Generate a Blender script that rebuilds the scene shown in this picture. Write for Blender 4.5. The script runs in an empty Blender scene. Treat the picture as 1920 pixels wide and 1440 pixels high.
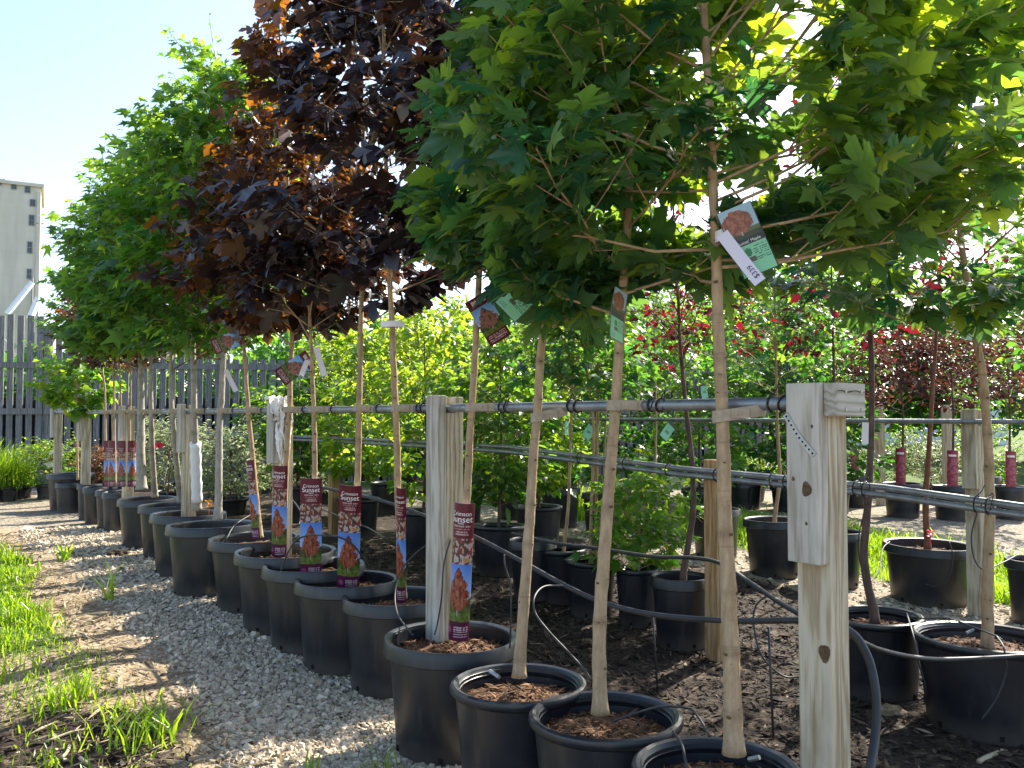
import bpy, bmesh, math, random
import numpy as np
from mathutils import Vector, Matrix, Quaternion

random.seed(7)
R_ = math.radians
scene = bpy.context.scene
COL = scene.collection

# ------------------------------------------------------------------ camera, sky, sun, exposure
CAM_H = 1.36
PITCH = 2.08
FPX = 1600.0                       # focal length in photo pixels (1920 wide)
cam_data = bpy.data.cameras.new('camera')
cam_data.sensor_width = 36.0
cam_data.lens = 36.0 * FPX / 1920.0
cam_data.clip_start = 0.05
cam_data.clip_end = 3000.0
cam = bpy.data.objects.new('camera', cam_data)
COL.objects.link(cam)
cam.location = (0, 0, CAM_H)
cam.rotation_euler = (R_(90 + PITCH), 0, 0)
scene.camera = cam

SUN_AZ, SUN_EL = 42.0, 39.5        # clockwise from +Y (the view direction), above horizon
world = bpy.data.worlds.new('World')
scene.world = world
world.use_nodes = True
wn = world.node_tree
wn.nodes.clear()
sky = wn.nodes.new('ShaderNodeTexSky')
sky.sky_type = 'NISHITA'
sky.sun_disc = False
sky.sun_elevation = R_(SUN_EL)
sky.sun_rotation = R_(SUN_AZ)
sky.altitude = 200
sky.air_density = 1.0
sky.dust_density = 1.7
sky.ozone_density = 0.6
bg = wn.nodes.new('ShaderNodeBackground')
bg.inputs['Strength'].default_value = 0.130
wo = wn.nodes.new('ShaderNodeOutputWorld')
wn.links.new(sky.outputs[0], bg.inputs[0])
wn.links.new(bg.outputs[0], wo.inputs[0])

sun_data = bpy.data.lights.new('sun', 'SUN')
sun_data.energy = 5.0
sun_data.angle = R_(0.55)
sun_data.color = (1.0, 0.93, 0.80)
sun = bpy.data.objects.new('sun', sun_data)
COL.objects.link(sun)
SDIR = Vector((math.cos(R_(SUN_EL)) * math.sin(R_(SUN_AZ)), math.cos(R_(SUN_EL)) * math.cos(R_(SUN_AZ)), math.sin(R_(SUN_EL))))
sun.rotation_euler = (-SDIR).to_track_quat('-Z', 'Y').to_euler()
sun.location = (8, 10, 12)

vs = scene.view_settings
vs.view_transform = 'Standard'
vs.look = 'None'
vs.exposure = 1.55
vs.gamma = 1.0
vs.use_curve_mapping = False
scene.cycles.max_bounces = 8
scene.cycles.diffuse_bounces = 4
scene.cycles.glossy_bounces = 3
scene.cycles.transmission_bounces = 6
scene.cycles.transparent_max_bounces = 6
scene.cycles.use_denoising = True
scene.cycles.sample_clamp_indirect = 6.0

# ------------------------------------------------------------------ layout: pixel rays and the rows
_a = R_(PITCH)
def at(px, py, Y):
    """world point that lies Y metres ahead, seen at photo pixel (px, py)"""
    dx = (px - 960) / FPX
    dv = (720 - py) / FPX
    y = math.cos(_a) - dv * math.sin(_a)
    z = math.sin(_a) + dv * math.cos(_a)
    k = Y / y
    return Vector((dx * k, Y, CAM_H + z * k))
def pxof(p):
    x, y, z = p[0], p[1], p[2] - CAM_H
    f = y * math.cos(_a) + z * math.sin(_a)
    v = -y * math.sin(_a) + z * math.cos(_a)
    return 960 + FPX * x / f, 720 - FPX * v / f

A0 = np.array([0.819, 2.3])        # near end of the front row's rail
DROW = np.array([-0.609, 0.793])   # rows run this way, into the distance
NROW = np.array([0.793, 0.609])    # across the rows, to the right and back
def rowpt(s, q, z=0.0):
    p = A0 + DROW * s + NROW * q
    return Vector((p[0], p[1], z))
def sq(x, y):
    dx, dy = x - A0[0], y - A0[1]
    return dx * DROW[0] + dy * DROW[1], dx * NROW[0] + dy * NROW[1]
def s_at_px(px, q):
    r = (px - 960) / FPX
    p = A0 + NROW * q
    return (p[0] - r * p[1]) / (r * DROW[1] - DROW[0])

def sstep(a, b, x):
    t = np.clip((x - a) / (b - a), 0, 1)
    return t * t * (3 - 2 * t)
def wob(x, y, f, ph=0.0):
    return (np.sin(x * f + 1.3 * np.sin(y * f * 0.7 + ph)) + np.sin(y * f * 1.31 + 1.7 * np.sin(x * f * 0.53 + 2 + ph)) + np.sin((x + y) * f * 0.77 + ph * 2)) / 3.0
def gz(x, y):
    s, q = sq(x, y)
    base = 0.16 * sstep(1.5, 4.5, s) + 0.012 * np.clip(s - 4.5, 0, 8)
    fade = 1 - 0.6 * sstep(5, 12, q)
    near = np.exp(-((x * x + y * y) / 900.0))
    b = 0.012 * wob(x, y, 3.1) + 0.008 * wob(x, y, 7.7, 1.0)
    bump = 0.035 * np.exp(-((q + 1.15) / 0.22) ** 2) * (0.6 + 0.4 * wob(x, y, 2.3, 3.0))
    return base * fade * near + (b + bump) * near
def gzf(x, y):
    return float(gz(np.float64(x), np.float64(y)))
def on_ground(px, py, lift=0.0):
    """the ground (or a level lift above it) seen at a pixel"""
    lo, hi = 1.0, 60.0
    for _ in range(60):
        m = (lo + hi) / 2
        p = at(px, py, m)
        if p.z > gzf(p.x, p.y) + lift: lo = m
        else: hi = m
    return at(px, py, lo)

# ------------------------------------------------------------------ mesh helpers
class MB:
    """collects shapes; build() makes ONE mesh object of them"""
    def __init__(self):
        self.V = []; self.F3 = []; self.F4 = []; self.n = 0; self.att = {}
    def add(self, V, F3=None, F4=None, **att):
        V = np.asarray(V, dtype=np.float32).reshape(-1, 3)
        if F3 is not None and len(F3): self.F3.append(np.asarray(F3, dtype=np.int32).reshape(-1, 3) + self.n)
        if F4 is not None and len(F4): self.F4.append(np.asarray(F4, dtype=np.int32).reshape(-1, 4) + self.n)
        for k, v in att.items():
            v = np.broadcast_to(np.asarray(v, dtype=np.float32), (len(V),))
            self.att.setdefault(k, []).append((self.n, v))
        self.V.append(V); self.n += len(V)
        return self
    def mesh(self, name, mat, smooth=False):
        me = bpy.data.meshes.new(name)
        V = np.concatenate(self.V) if self.V else np.zeros((0, 3), np.float32)
        F3 = np.concatenate(self.F3) if self.F3 else np.zeros((0, 3), np.int32)
        F4 = np.concatenate(self.F4) if self.F4 else np.zeros((0, 4), np.int32)
        me.vertices.add(len(V)); me.vertices.foreach_set('co', V.ravel())
        nl = F3.size + F4.size
        me.loops.add(nl)
        me.loops.foreach_set('vertex_index', np.concatenate([F3.ravel(), F4.ravel()]).astype(np.int32))
        npoly = len(F3) + len(F4)
        me.polygons.add(npoly)
        st = np.concatenate([np.arange(len(F3)) * 3, F3.size + np.arange(len(F4)) * 4]).astype(np.int32)
        me.polygons.foreach_set('loop_start', st)
        me.polygons.foreach_set('use_smooth', np.full(npoly, smooth, dtype=bool))
        for k, lst in self.att.items():
            a = me.attributes.new(k, 'FLOAT', 'POINT')
            arr = np.zeros(len(V), np.float32)
            for st_, v in lst: arr[st_:st_ + len(v)] = v
            a.data.foreach_set('value', arr)
        me.update(calc_edges=True)
        if mat: me.materials.append(mat)
        return me
    def build(self, name, mat, parent=None, smooth=False):
        return link(name, self.mesh(name, mat, smooth), parent)

def link(name, data, parent=None):
    o = bpy.data.objects.new(name, data)
    COL.objects.link(o)
    if parent: o.parent = parent
    return o
def tagp(o, label=None, cat=None, group=None, kind=None):
    if label: o['label'] = label
    if cat: o['category'] = cat
    if group: o['group'] = group
    if kind: o['kind'] = kind
    return o
def empty(name, loc, label, cat, group=None):
    o = bpy.data.objects.new(name, None)
    o.empty_display_size = 0.1
    COL.objects.link(o); o.location = loc
    return tagp(o, label, cat, group)

def frame_of(d):
    d = np.asarray(d, float); d = d / (np.linalg.norm(d) + 1e-9)
    h = np.array([0, 0, 1.0]) if abs(d[2]) < 0.9 else np.array([1.0, 0, 0])
    a = np.cross(h, d); a /= np.linalg.norm(a)
    return a, np.cross(d, a)
def tube(mb, pts, rad, sides=8, cap=True, **att):
    P = np.asarray([tuple(p) for p in pts], float)
    n = len(P)
    rad = np.broadcast_to(np.asarray(rad, float), (n,))
    T = np.gradient(P, axis=0)
    a, b = frame_of(T[0])
    V = np.zeros((n, sides, 3))
    ang = np.arange(sides) * 2 * math.pi / sides
    for i in range(n):
        t = T[i] / (np.linalg.norm(T[i]) + 1e-9)
        a = a - t * np.dot(a, t); a /= (np.linalg.norm(a) + 1e-9)
        b = np.cross(t, a)
        V[i] = P[i] + rad[i] * (np.cos(ang)[:, None] * a + np.sin(ang)[:, None] * b)
    i, j = np.meshgrid(np.arange(n - 1), np.arange(sides), indexing='ij')
    j2 = (j + 1) % sides
    F4 = np.stack([i * sides + j, i * sides + j2, (i + 1) * sides + j2, (i + 1) * sides + j], -1).reshape(-1, 4)
    V = V.reshape(-1, 3); F3 = []
    if cap:
        V = np.vstack([V, P[0], P[-1]])
        for k in range(sides):
            F3.append((n * sides, (k + 1) % sides, k))
            F3.append((n * sides + 1, (n - 1) * sides + k, (n - 1) * sides + (k + 1) % sides))
    return mb.add(V, F3, F4, **att)
def smooth_path(pts, n=8):
    """Catmull-Rom through the points"""
    P = [np.array(tuple(p), float) for p in pts]
    P = [2 * P[0] - P[1]] + P + [2 * P[-1] - P[-2]]
    out = []
    for i in range(1, len(P) - 2):
        for k in range(n):
            t = k / n
            a, b, c, d = P[i - 1], P[i], P[i + 1], P[i + 2]
            out.append(0.5 * ((2 * b) + (c - a) * t + (2 * a - 5 * b + 4 * c - d) * t * t + (3 * b - a - 3 * c + d) * t ** 3))
    out.append(P[-2])
    return out
def lathe(mb, prof, sides=40, jitter=0.0, rng=None, close=False):
    prof = np.asarray(prof, float); n = len(prof)
    ang = np.arange(sides) * 2 * math.pi / sides
    rr = np.ones(sides)
    if jitter and rng is not None:
        rr = 1 + jitter * (np.sin(2 * ang + rng.uniform(0, 6)) + 0.5 * np.sin(3 * ang + rng.uniform(0, 6)))
    V = np.zeros((n, sides, 3))
    V[:, :, 0] = prof[:, 0:1] * np.cos(ang) * rr
    V[:, :, 1] = prof[:, 0:1] * np.sin(ang) * rr
    V[:, :, 2] = prof[:, 1:2]
    # start a new strip wherever the profile turns sharply, so the edge stays crisp
    seg = prof[1:] - prof[:-1]; seg /= (np.linalg.norm(seg, axis=1, keepdims=True) + 1e-9)
    cuts = [0] + [k for k in range(1, n - 1) if np.dot(seg[k - 1], seg[k]) < math.cos(R_(42))] + [n - 1]
    for a_, b_ in zip(cuts[:-1], cuts[1:]):
        m = b_ - a_
        i, j = np.meshgrid(np.arange(m), np.arange(sides), indexing='ij')
        j2 = (j + 1) % sides; i2 = i + 1
        F4 = np.stack([i * sides + j, i * sides + j2, i2 * sides + j2, i2 * sides + j], -1).reshape(-1, 4)
        mb.add(V[a_:b_ + 1].reshape(-1, 3), None, F4)
    return mb
def box(mb, c, sx, sy, sz, ax=(1, 0, 0), ay=(0, 1, 0), az=(0, 0, 1), **att):
    c = np.array(tuple(c), float); ax, ay, az = [np.array(tuple(k), float) for k in (ax, ay, az)]
    V = [c + ax * sx / 2 * i + ay * sy / 2 * j + az * sz / 2 * k for k in (-1, 1) for j in (-1, 1) for i in (-1, 1)]
    F = [(0, 2, 3, 1), (4, 5, 7, 6), (0, 1, 5, 4), (2, 6, 7, 3), (0, 4, 6, 2), (1, 3, 7, 5)]
    return mb.add(V, None, F, **att)
def board(name, mat, parent, c, sx, sy, sz, ax=(1, 0, 0), ay=(0, 1, 0), az=(0, 0, 1), bev=0.004):
    """bevelled board; its own local z runs along the grain"""
    bm = bmesh.new()
    bmesh.ops.create_cube(bm, size=1.0)
    bmesh.ops.scale(bm, vec=(sx, sy, sz), verts=bm.verts)
    bmesh.ops.bevel(bm, geom=bm.edges[:], offset=bev, segments=2, affect='EDGES', profile=0.6)
    me = bpy.data.meshes.new(name); bm.to_mesh(me); bm.free()
    me.materials.append(mat)
    o = link(name, me, parent)
    M = Matrix((tuple(ax), tuple(ay), tuple(az))).transposed().to_4x4()
    M.translation = Vector(tuple(c))
    if parent:
        M = Matrix.Translation(-parent.location) @ M
    o.matrix_local = M
    return o

# ------------------------------------------------------------------ materials
def new_mat(name):
    m = bpy.data.materials.new(name); m.use_nodes = True
    nt = m.node_tree; nt.nodes.clear()
    out = nt.nodes.new('ShaderNodeOutputMaterial')
    return m, nt, out
def N(nt, t, **kw):
    n = nt.nodes.new(t)
    for k, v in kw.items():
        if k in n.inputs: n.inputs[k].default_value = v
        else: setattr(n, k, v)
    return n
def ramp(nt, fac, stops):
    r = nt.nodes.new('ShaderNodeValToRGB')
    e = r.color_ramp.elements
    while len(e) < len(stops): e.new(0.5)
    for i, (p, c) in enumerate(stops):
        e[i].position = p; e[i].color = (*c, 1)
    nt.links.new(fac, r.inputs[0])
    return r.outputs[0]
def mixc(nt, fac, a, b, mode='MIX'):
    m = nt.nodes.new('ShaderNodeMix'); m.data_type = 'RGBA'; m.blend_type = mode
    for sock, v in ((m.inputs[0], fac), (m.inputs[6], a), (m.inputs[7], b)):
        if hasattr(v, 'is_linked') or isinstance(v, bpy.types.NodeSocket): nt.links.new(v, sock)
        elif isinstance(v, (int, float)): sock.default_value = v
        else: sock.default_value = (*v, 1)
    return m.outputs[2]
def attr(nt, name):
    a = nt.nodes.new('ShaderNodeAttribute'); a.attribute_name = name
    return a
def math_n(nt, op, a, b=None):
    m = nt.nodes.new('ShaderNodeMath'); m.operation = op
    for i, v in enumerate((a, b)):
        if v is None: continue
        if isinstance(v, bpy.types.NodeSocket): nt.links.new(v, m.inputs[i])
        else: m.inputs[i].default_value = v
    return m.outputs[0]
def noise(nt, vec, scale, detail=4, rough=0.6):
    n = nt.nodes.new('ShaderNodeTexNoise')
    n.inputs['Scale'].default_value = scale; n.inputs['Detail'].default_value = detail; n.inputs['Roughness'].default_value = rough
    if vec is not None: nt.links.new(vec, n.inputs['Vector'])
    return n.outputs['Fac']
def coords(nt, kind='Object', scale=(1, 1, 1)):
    tc = nt.nodes.new('ShaderNodeTexCoord')
    mp = nt.nodes.new('ShaderNodeMapping'); mp.inputs['Scale'].default_value = scale
    nt.links.new(tc.outputs[kind], mp.inputs['Vector'])
    return mp.outputs[0]
def bump(nt, h, strength=0.3, dist=0.01):
    b = nt.nodes.new('ShaderNodeBump'); b.inputs['Strength'].default_value = strength; b.inputs['Distance'].default_value = dist
    nt.links.new(h, b.inputs['Height'])
    return b.outputs[0]
def principled(nt, out, col, rough=0.5, spec=0.5, metal=0.0, nrm=None):
    p = nt.nodes.new('ShaderNodeBsdfPrincipled')
    for k, v in (('Base Color', col), ('Roughness', rough), ('Metallic', metal), ('Specular IOR Level', spec)):
        if isinstance(v, bpy.types.NodeSocket): nt.links.new(v, p.inputs[k])
        elif k == 'Base Color': p.inputs[k].default_value = (*v, 1)
        else: p.inputs[k].default_value = v
    if nrm is not None: nt.links.new(nrm, p.inputs['Normal'])
    nt.links.new(p.outputs[0], out.inputs[0])
    return p
def plain(name, col, rough=0.6, spec=0.4, metal=0.0, var=0.25, vscale=20.0):
    m, nt, out = new_mat(name)
    f = noise(nt, coords(nt), vscale)
    c = ramp(nt, f, [(0.3, tuple(k * (1 - var) for k in col)), (0.7, tuple(min(1, k * (1 + var)) for k in col))])
    principled(nt, out, c, rough, spec, metal)
    return m
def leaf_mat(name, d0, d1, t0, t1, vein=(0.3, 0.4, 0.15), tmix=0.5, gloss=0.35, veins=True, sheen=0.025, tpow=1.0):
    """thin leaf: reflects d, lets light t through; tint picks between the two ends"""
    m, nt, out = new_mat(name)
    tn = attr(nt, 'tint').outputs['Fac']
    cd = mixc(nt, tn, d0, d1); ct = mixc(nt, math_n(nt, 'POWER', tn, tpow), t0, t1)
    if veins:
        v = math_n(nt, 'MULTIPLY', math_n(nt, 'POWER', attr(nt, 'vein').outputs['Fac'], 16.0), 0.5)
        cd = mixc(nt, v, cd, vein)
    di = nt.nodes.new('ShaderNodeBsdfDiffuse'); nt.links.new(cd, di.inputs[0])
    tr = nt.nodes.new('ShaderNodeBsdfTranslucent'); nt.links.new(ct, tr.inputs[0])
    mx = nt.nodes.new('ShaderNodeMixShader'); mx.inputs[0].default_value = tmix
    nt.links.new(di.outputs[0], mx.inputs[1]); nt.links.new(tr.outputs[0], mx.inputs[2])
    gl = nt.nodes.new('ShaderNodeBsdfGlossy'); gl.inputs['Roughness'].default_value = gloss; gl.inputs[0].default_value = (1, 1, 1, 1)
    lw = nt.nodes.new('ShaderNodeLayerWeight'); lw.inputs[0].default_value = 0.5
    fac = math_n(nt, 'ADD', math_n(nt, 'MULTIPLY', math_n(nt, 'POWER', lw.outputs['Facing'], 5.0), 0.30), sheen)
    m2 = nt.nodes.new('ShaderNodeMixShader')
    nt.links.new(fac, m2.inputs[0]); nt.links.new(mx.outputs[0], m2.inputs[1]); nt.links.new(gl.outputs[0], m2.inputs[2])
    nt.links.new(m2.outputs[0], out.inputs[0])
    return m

M = {}
M['maple'] = leaf_mat('maple_leaf', (0.013, 0.070, 0.052), (0.045, 0.130, 0.036), (0.04, 0.22, 0.05), (0.74, 0.88, 0.03), (0.13, 0.24, 0.09), tmix=0.5, tpow=1.7)  # low tint end is a shaded teal put into the leaf colour
M['emerald'] = leaf_mat('emerald_leaf', (0.013, 0.070, 0.046), (0.048, 0.140, 0.038), (0.08, 0.30, 0.03), (0.52, 0.78, 0.05), veins=False, tpow=1.7)  # low tint end likewise carries painted shade, bluish and darker
M['purple'] = leaf_mat('purple_leaf', (0.009, 0.010, 0.020), (0.020, 0.014, 0.020), (0.018, 0.006, 0.008), (0.62, 0.22, 0.012), (0.06, 0.03, 0.03), tmix=0.46, gloss=0.38, sheen=0.055, tpow=2.6)
M['lime'] = leaf_mat('lime_leaf', (0.030, 0.11, 0.016), (0.08, 0.19, 0.02), (0.16, 0.42, 0.03), (0.80, 0.92, 0.05), veins=False, tpow=1.9)
M['shrub'] = leaf_mat('shrub_leaf', (0.012, 0.055, 0.018), (0.035, 0.10, 0.022), (0.06, 0.24, 0.02), (0.42, 0.66, 0.04), veins=False, tpow=1.8)
M['red'] = leaf_mat('red_leaf', (0.018, 0.005, 0.010), (0.06, 0.008, 0.014), (0.05, 0.004, 0.010), (0.36, 0.016, 0.030), veins=False)
M['bronze'] = leaf_mat('bronze_leaf', (0.016, 0.009, 0.010), (0.04, 0.016, 0.016), (0.06, 0.015, 0.012), (0.20, 0.05, 0.03), veins=False)
M['rust'] = leaf_mat('rust_leaf', (0.06, 0.025, 0.015), (0.11, 0.07, 0.025), (0.25, 0.07, 0.02), (0.40, 0.22, 0.04), veins=False)
M['sage'] = leaf_mat('variegated_leaf', (0.10, 0.15, 0.07), (0.35, 0.38, 0.25), (0.25, 0.4, 0.12), (0.5, 0.55, 0.3), veins=False)
M['grass'] = leaf_mat('grass_blade', (0.05, 0.14, 0.010), (0.13, 0.22, 0.014), (0.30, 0.56, 0.015), (0.60, 0.78, 0.03), veins=False)
M['drygrass'] = leaf_mat('dry_grass_blade', (0.22, 0.16, 0.07), (0.36, 0.28, 0.13), (0.4, 0.28, 0.1), (0.5, 0.38, 0.15), veins=False)
M['petal'] = leaf_mat('flower_petal', (0.8, 0.78, 0.72), (0.85, 0.84, 0.8), (0.7, 0.7, 0.65), (0.8, 0.8, 0.75), veins=False)
M['petal_red'] = leaf_mat('red_petal', (0.5, 0.02, 0.05), (0.7, 0.03, 0.08), (0.6, 0.03, 0.06), (0.7, 0.05, 0.1), veins=False)
M['petal_yellow'] = leaf_mat('yellow_petal', (0.6, 0.32, 0.02), (0.75, 0.2, 0.02), (0.6, 0.3, 0.02), (0.7, 0.3, 0.02), veins=False)

def bark_mat(name, c0, c1, ring=(0.5, 0.42, 0.3)):
    m, nt, out = new_mat(name)
    f1 = noise(nt, coords(nt, 'Object', (1, 1, 0.22)), 60, 5)
    f2 = noise(nt, coords(nt, 'Object', (0.6, 0.6, 3)), 9, 4)
    f3 = noise(nt, coords(nt, 'Object', (0.5, 0.5, 5.5)), 5.5, 3); f4 = noise(nt, coords(nt, 'Object', (1, 1, 0.5)), 22, 5, 0.7)
    col = ramp(nt, f1, [(0.28, c0), (0.66, c1)])
    col = mixc(nt, math_n(nt, 'MULTIPLY', ramp(nt, f2, [(0.52, (0, 0, 0)), (0.7, (1, 1, 1))]), 0.45), col, ring)
    sp = noise(nt, coords(nt, 'Object', (1, 1, 1.6)), 45, 3)
    col = mixc(nt, math_n(nt, 'MULTIPLY', ramp(nt, sp, [(0.62, (0, 0, 0)), (0.72, (1, 1, 1))]), 0.6), col, tuple(k * 0.45 for k in c0))
    col = mixc(nt, math_n(nt, 'MULTIPLY', ramp(nt, f3, [(0.60, (0, 0, 0)), (0.68, (1, 1, 1))]), 0.55), col, tuple(k * 0.6 for k in c0))
    col = mixc(nt, math_n(nt, 'MULTIPLY', ramp(nt, f4, [(0.45, (0, 0, 0)), (0.7, (1, 1, 1))]), 0.4), col, tuple(k * 0.75 for k in c0))
    col = mixc(nt, math_n(nt, 'MULTIPLY', attr(nt, 'node').outputs['Fac'], 0.6), col, tuple(k * 0.5 for k in c0))
    principled(nt, out, col, 0.8, 0.25, nrm=bump(nt, math_n(nt, 'ADD', math_n(nt, 'ADD', f1, sp), f4), 0.6, 0.004))
    return m
M['bark'] = bark_mat('tan_bark', (0.29, 0.195, 0.115), (0.47, 0.345, 0.21), (0.38, 0.295, 0.19))
M['bark_grey'] = bark_mat('grey_bark', (0.24, 0.21, 0.17), (0.42, 0.39, 0.33), (0.45, 0.43, 0.36))
M['bark_dark'] = bark_mat('dark_bark', (0.055, 0.035, 0.03), (0.15, 0.10, 0.085), (0.10, 0.07, 0.06))
M['bark_red'] = bark_mat('red_brown_bark', (0.10, 0.045, 0.03), (0.24, 0.11, 0.07), (0.2, 0.09, 0.06))
M['twig'] = plain('twig', (0.19, 0.11, 0.07), 0.75, 0.2)

def wood_mat(name, c0, c1, c2, knots=True):
    m, nt, out = new_mat(name)
    oi = nt.nodes.new('ShaderNodeObjectInfo')
    tc = nt.nodes.new('ShaderNodeTexCoord')
    add = nt.nodes.new('ShaderNodeVectorMath'); add.operation = 'ADD'
    sc = nt.nodes.new('ShaderNodeVectorMath'); sc.operation = 'SCALE'; sc.inputs['Scale'].default_value = 7.0
    nt.links.new(oi.outputs['Random'], sc.inputs[0])
    nt.links.new(tc.outputs['Object'], add.inputs[0]); nt.links.new(sc.outputs[0], add.inputs[1])
    def mp(s):
        k = nt.nodes.new('ShaderNodeMapping'); k.inputs['Scale'].default_value = s
        nt.links.new(add.outputs[0], k.inputs['Vector']); return k.outputs[0]
    warp = noise(nt, mp((3, 3, 1.6)), 1.0, 2)
    w = nt.nodes.new('ShaderNodeTexWave'); w.wave_type = 'BANDS'; w.bands_direction = 'X'
    w.inputs['Scale'].default_value = 11; w.inputs['Distortion'].default_value = 14; w.inputs['Detail'].default_value = 4; w.inputs['Detail Scale'].default_value = 1.6
    nt.links.new(mp((1, 1, 0.10)), w.inputs['Vector'])
    fine = noise(nt, mp((1, 1, 0.03)), 260, 4)
    blot = noise(nt, mp((1, 1, 0.5)), 7, 4)
    g = math_n(nt, 'ADD', math_n(nt, 'MULTIPLY', w.outputs['Fac'], 0.50), math_n(nt, 'MULTIPLY', fine, 0.50))
    col = ramp(nt, g, [(0.18, c0), (0.45, c1), (0.75, c2)])
    col = mixc(nt, math_n(nt, 'MULTIPLY', ramp(nt, blot, [(0.45, (0, 0, 0)), (0.75, (1, 1, 1))]), 0.4), col, tuple(k * 0.6 for k in c0))
    crack = noise(nt, mp((1, 1, 0.02)), 75, 2)
    cr = ramp(nt, crack, [(0.70, (0, 0, 0)), (0.76, (1, 1, 1))])
    col = mixc(nt, math_n(nt, 'MULTIPLY', cr, 0.7), col, (0.05, 0.04, 0.03))
    principled(nt, out, col, 0.82, 0.2, nrm=bump(nt, math_n(nt, 'SUBTRACT', g, cr), 0.35, 0.003))
    return m
M['wood'] = wood_mat('weathered_lumber', (0.275, 0.21, 0.13), (0.42, 0.36, 0.255), (0.50, 0.45, 0.35))
M['wood_grey'] = wood_mat('grey_weathered_lumber', (0.28, 0.25, 0.20), (0.40, 0.37, 0.31), (0.49, 0.465, 0.41))
M['wood_brown'] = wood_mat('brown_lumber', (0.24, 0.14, 0.06), (0.36, 0.23, 0.11), (0.44, 0.30, 0.16))
M['fence'] = wood_mat('grey_fence_board', (0.11, 0.11, 0.108), (0.17, 0.17, 0.168), (0.23, 0.23, 0.226))
M['knot'] = plain('knot', (0.11, 0.075, 0.045), 0.9, 0.1, var=0.5, vscale=90)
M['crack'] = plain('crack', (0.02, 0.016, 0.012), 0.95, 0.05)

def metal_mat():
    m, nt, out = new_mat('galvanised_pipe')
    f = noise(nt, coords(nt), 14, 5); f2 = noise(nt, coords(nt), 90, 3)
    col = ramp(nt, f, [(0.3, (0.17, 0.185, 0.20)), (0.7, (0.34, 0.36, 0.38))])
    rust = ramp(nt, noise(nt, coords(nt), 3.0, 5), [(0.64, (0, 0, 0)), (0.75, (1, 1, 1))])
    col = mixc(nt, math_n(nt, 'MULTIPLY', rust, 0.6), col, (0.2, 0.1, 0.06))
    principled(nt, out, col, math_n(nt, 'ADD', math_n(nt, 'MULTIPLY', f2, 0.25), 0.36), 0.5, 0.7)
    return m
M['pipe'] = metal_mat()
M['steel'] = plain('screw_steel', (0.30, 0.29, 0.27), 0.45, 0.5, 0.8)
M['strapmetal'] = plain('perforated_strap', (0.36, 0.38, 0.38), 0.45, 0.5, 0.7)

def pot_mat():
    m, nt, out = new_mat('black_pot_plastic')
    oi = nt.nodes.new('ShaderNodeObjectInfo')
    f = noise(nt, coords(nt), 5.0, 6, 0.65)
    fz = noise(nt, coords(nt, 'Object', (1, 1, 0.15)), 26, 4)
    dust = math_n(nt, 'MULTIPLY', ramp(nt, f, [(0.42, (0, 0, 0)), (0.75, (1, 1, 1))]), 0.30)
    col = mixc(nt, dust, (0.008, 0.0105, 0.0155), (0.036, 0.040, 0.045))
    col = mixc(nt, math_n(nt, 'MULTIPLY', ramp(nt, fz, [(0.55, (0, 0, 0)), (0.75, (1, 1, 1))]), 0.15), col, (0.14, 0.14, 0.13))
    sep = nt.nodes.new('ShaderNodeSeparateXYZ'); tc = nt.nodes.new('ShaderNodeTexCoord')
    nt.links.new(tc.outputs['Object'], sep.inputs[0])
    mud = nt.nodes.new('ShaderNodeMapRange'); mud.inputs['From Min'].default_value = 0.10; mud.inputs['From Max'].default_value = 0.0
    nt.links.new(sep.outputs['Z'], mud.inputs[0])
    col = mixc(nt, math_n(nt, 'MULTIPLY', math_n(nt, 'MULTIPLY', mud.outputs[0], f), 0.7), col, (0.16, 0.13, 0.10))
    scr = noise(nt, coords(nt, 'Object', (1, 1, 6)), 18, 5)
    principled(nt, out, col, math_n(nt, 'ADD', math_n(nt, 'MULTIPLY', f, 0.35), 0.20), 0.5, nrm=bump(nt, scr, 0.06, 0.003))
    return m
M['pot'] = pot_mat()
M['hose'] = plain('black_hose', (0.02, 0.022, 0.026), 0.55, 0.5, var=0.4, vscale=12)
M['tie'] = plain('black_zip_tie', (0.015, 0.015, 0.016), 0.45, 0.4)
M['band'] = plain('tan_rubber_strap', (0.36, 0.30, 0.22), 0.75, 0.25, var=0.2, vscale=35)
M['white'] = plain('white_plastic', (0.74, 0.74, 0.76), 0.5, 0.4, var=0.06)
M['cloth'] = plain('white_fleece', (0.78, 0.76, 0.72), 0.9, 0.1, var=0.1, vscale=60)
M['ink'] = plain('black_ink', (0.03, 0.03, 0.06), 0.7, 0.2)
M['whiteink'] = plain('white_print', (0.85, 0.83, 0.82), 0.5, 0.3, var=0.03)
M['greenbead'] = plain('teal_tape', (0.02, 0.30, 0.22), 0.5, 0.4)

def print_mat():
    m, nt, out = new_mat('printed_card')
    a = attr(nt, 'Col')
    principled(nt, out, a.outputs['Color'], 0.32, 0.45)
    return m
M['print'] = print_mat()

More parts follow.
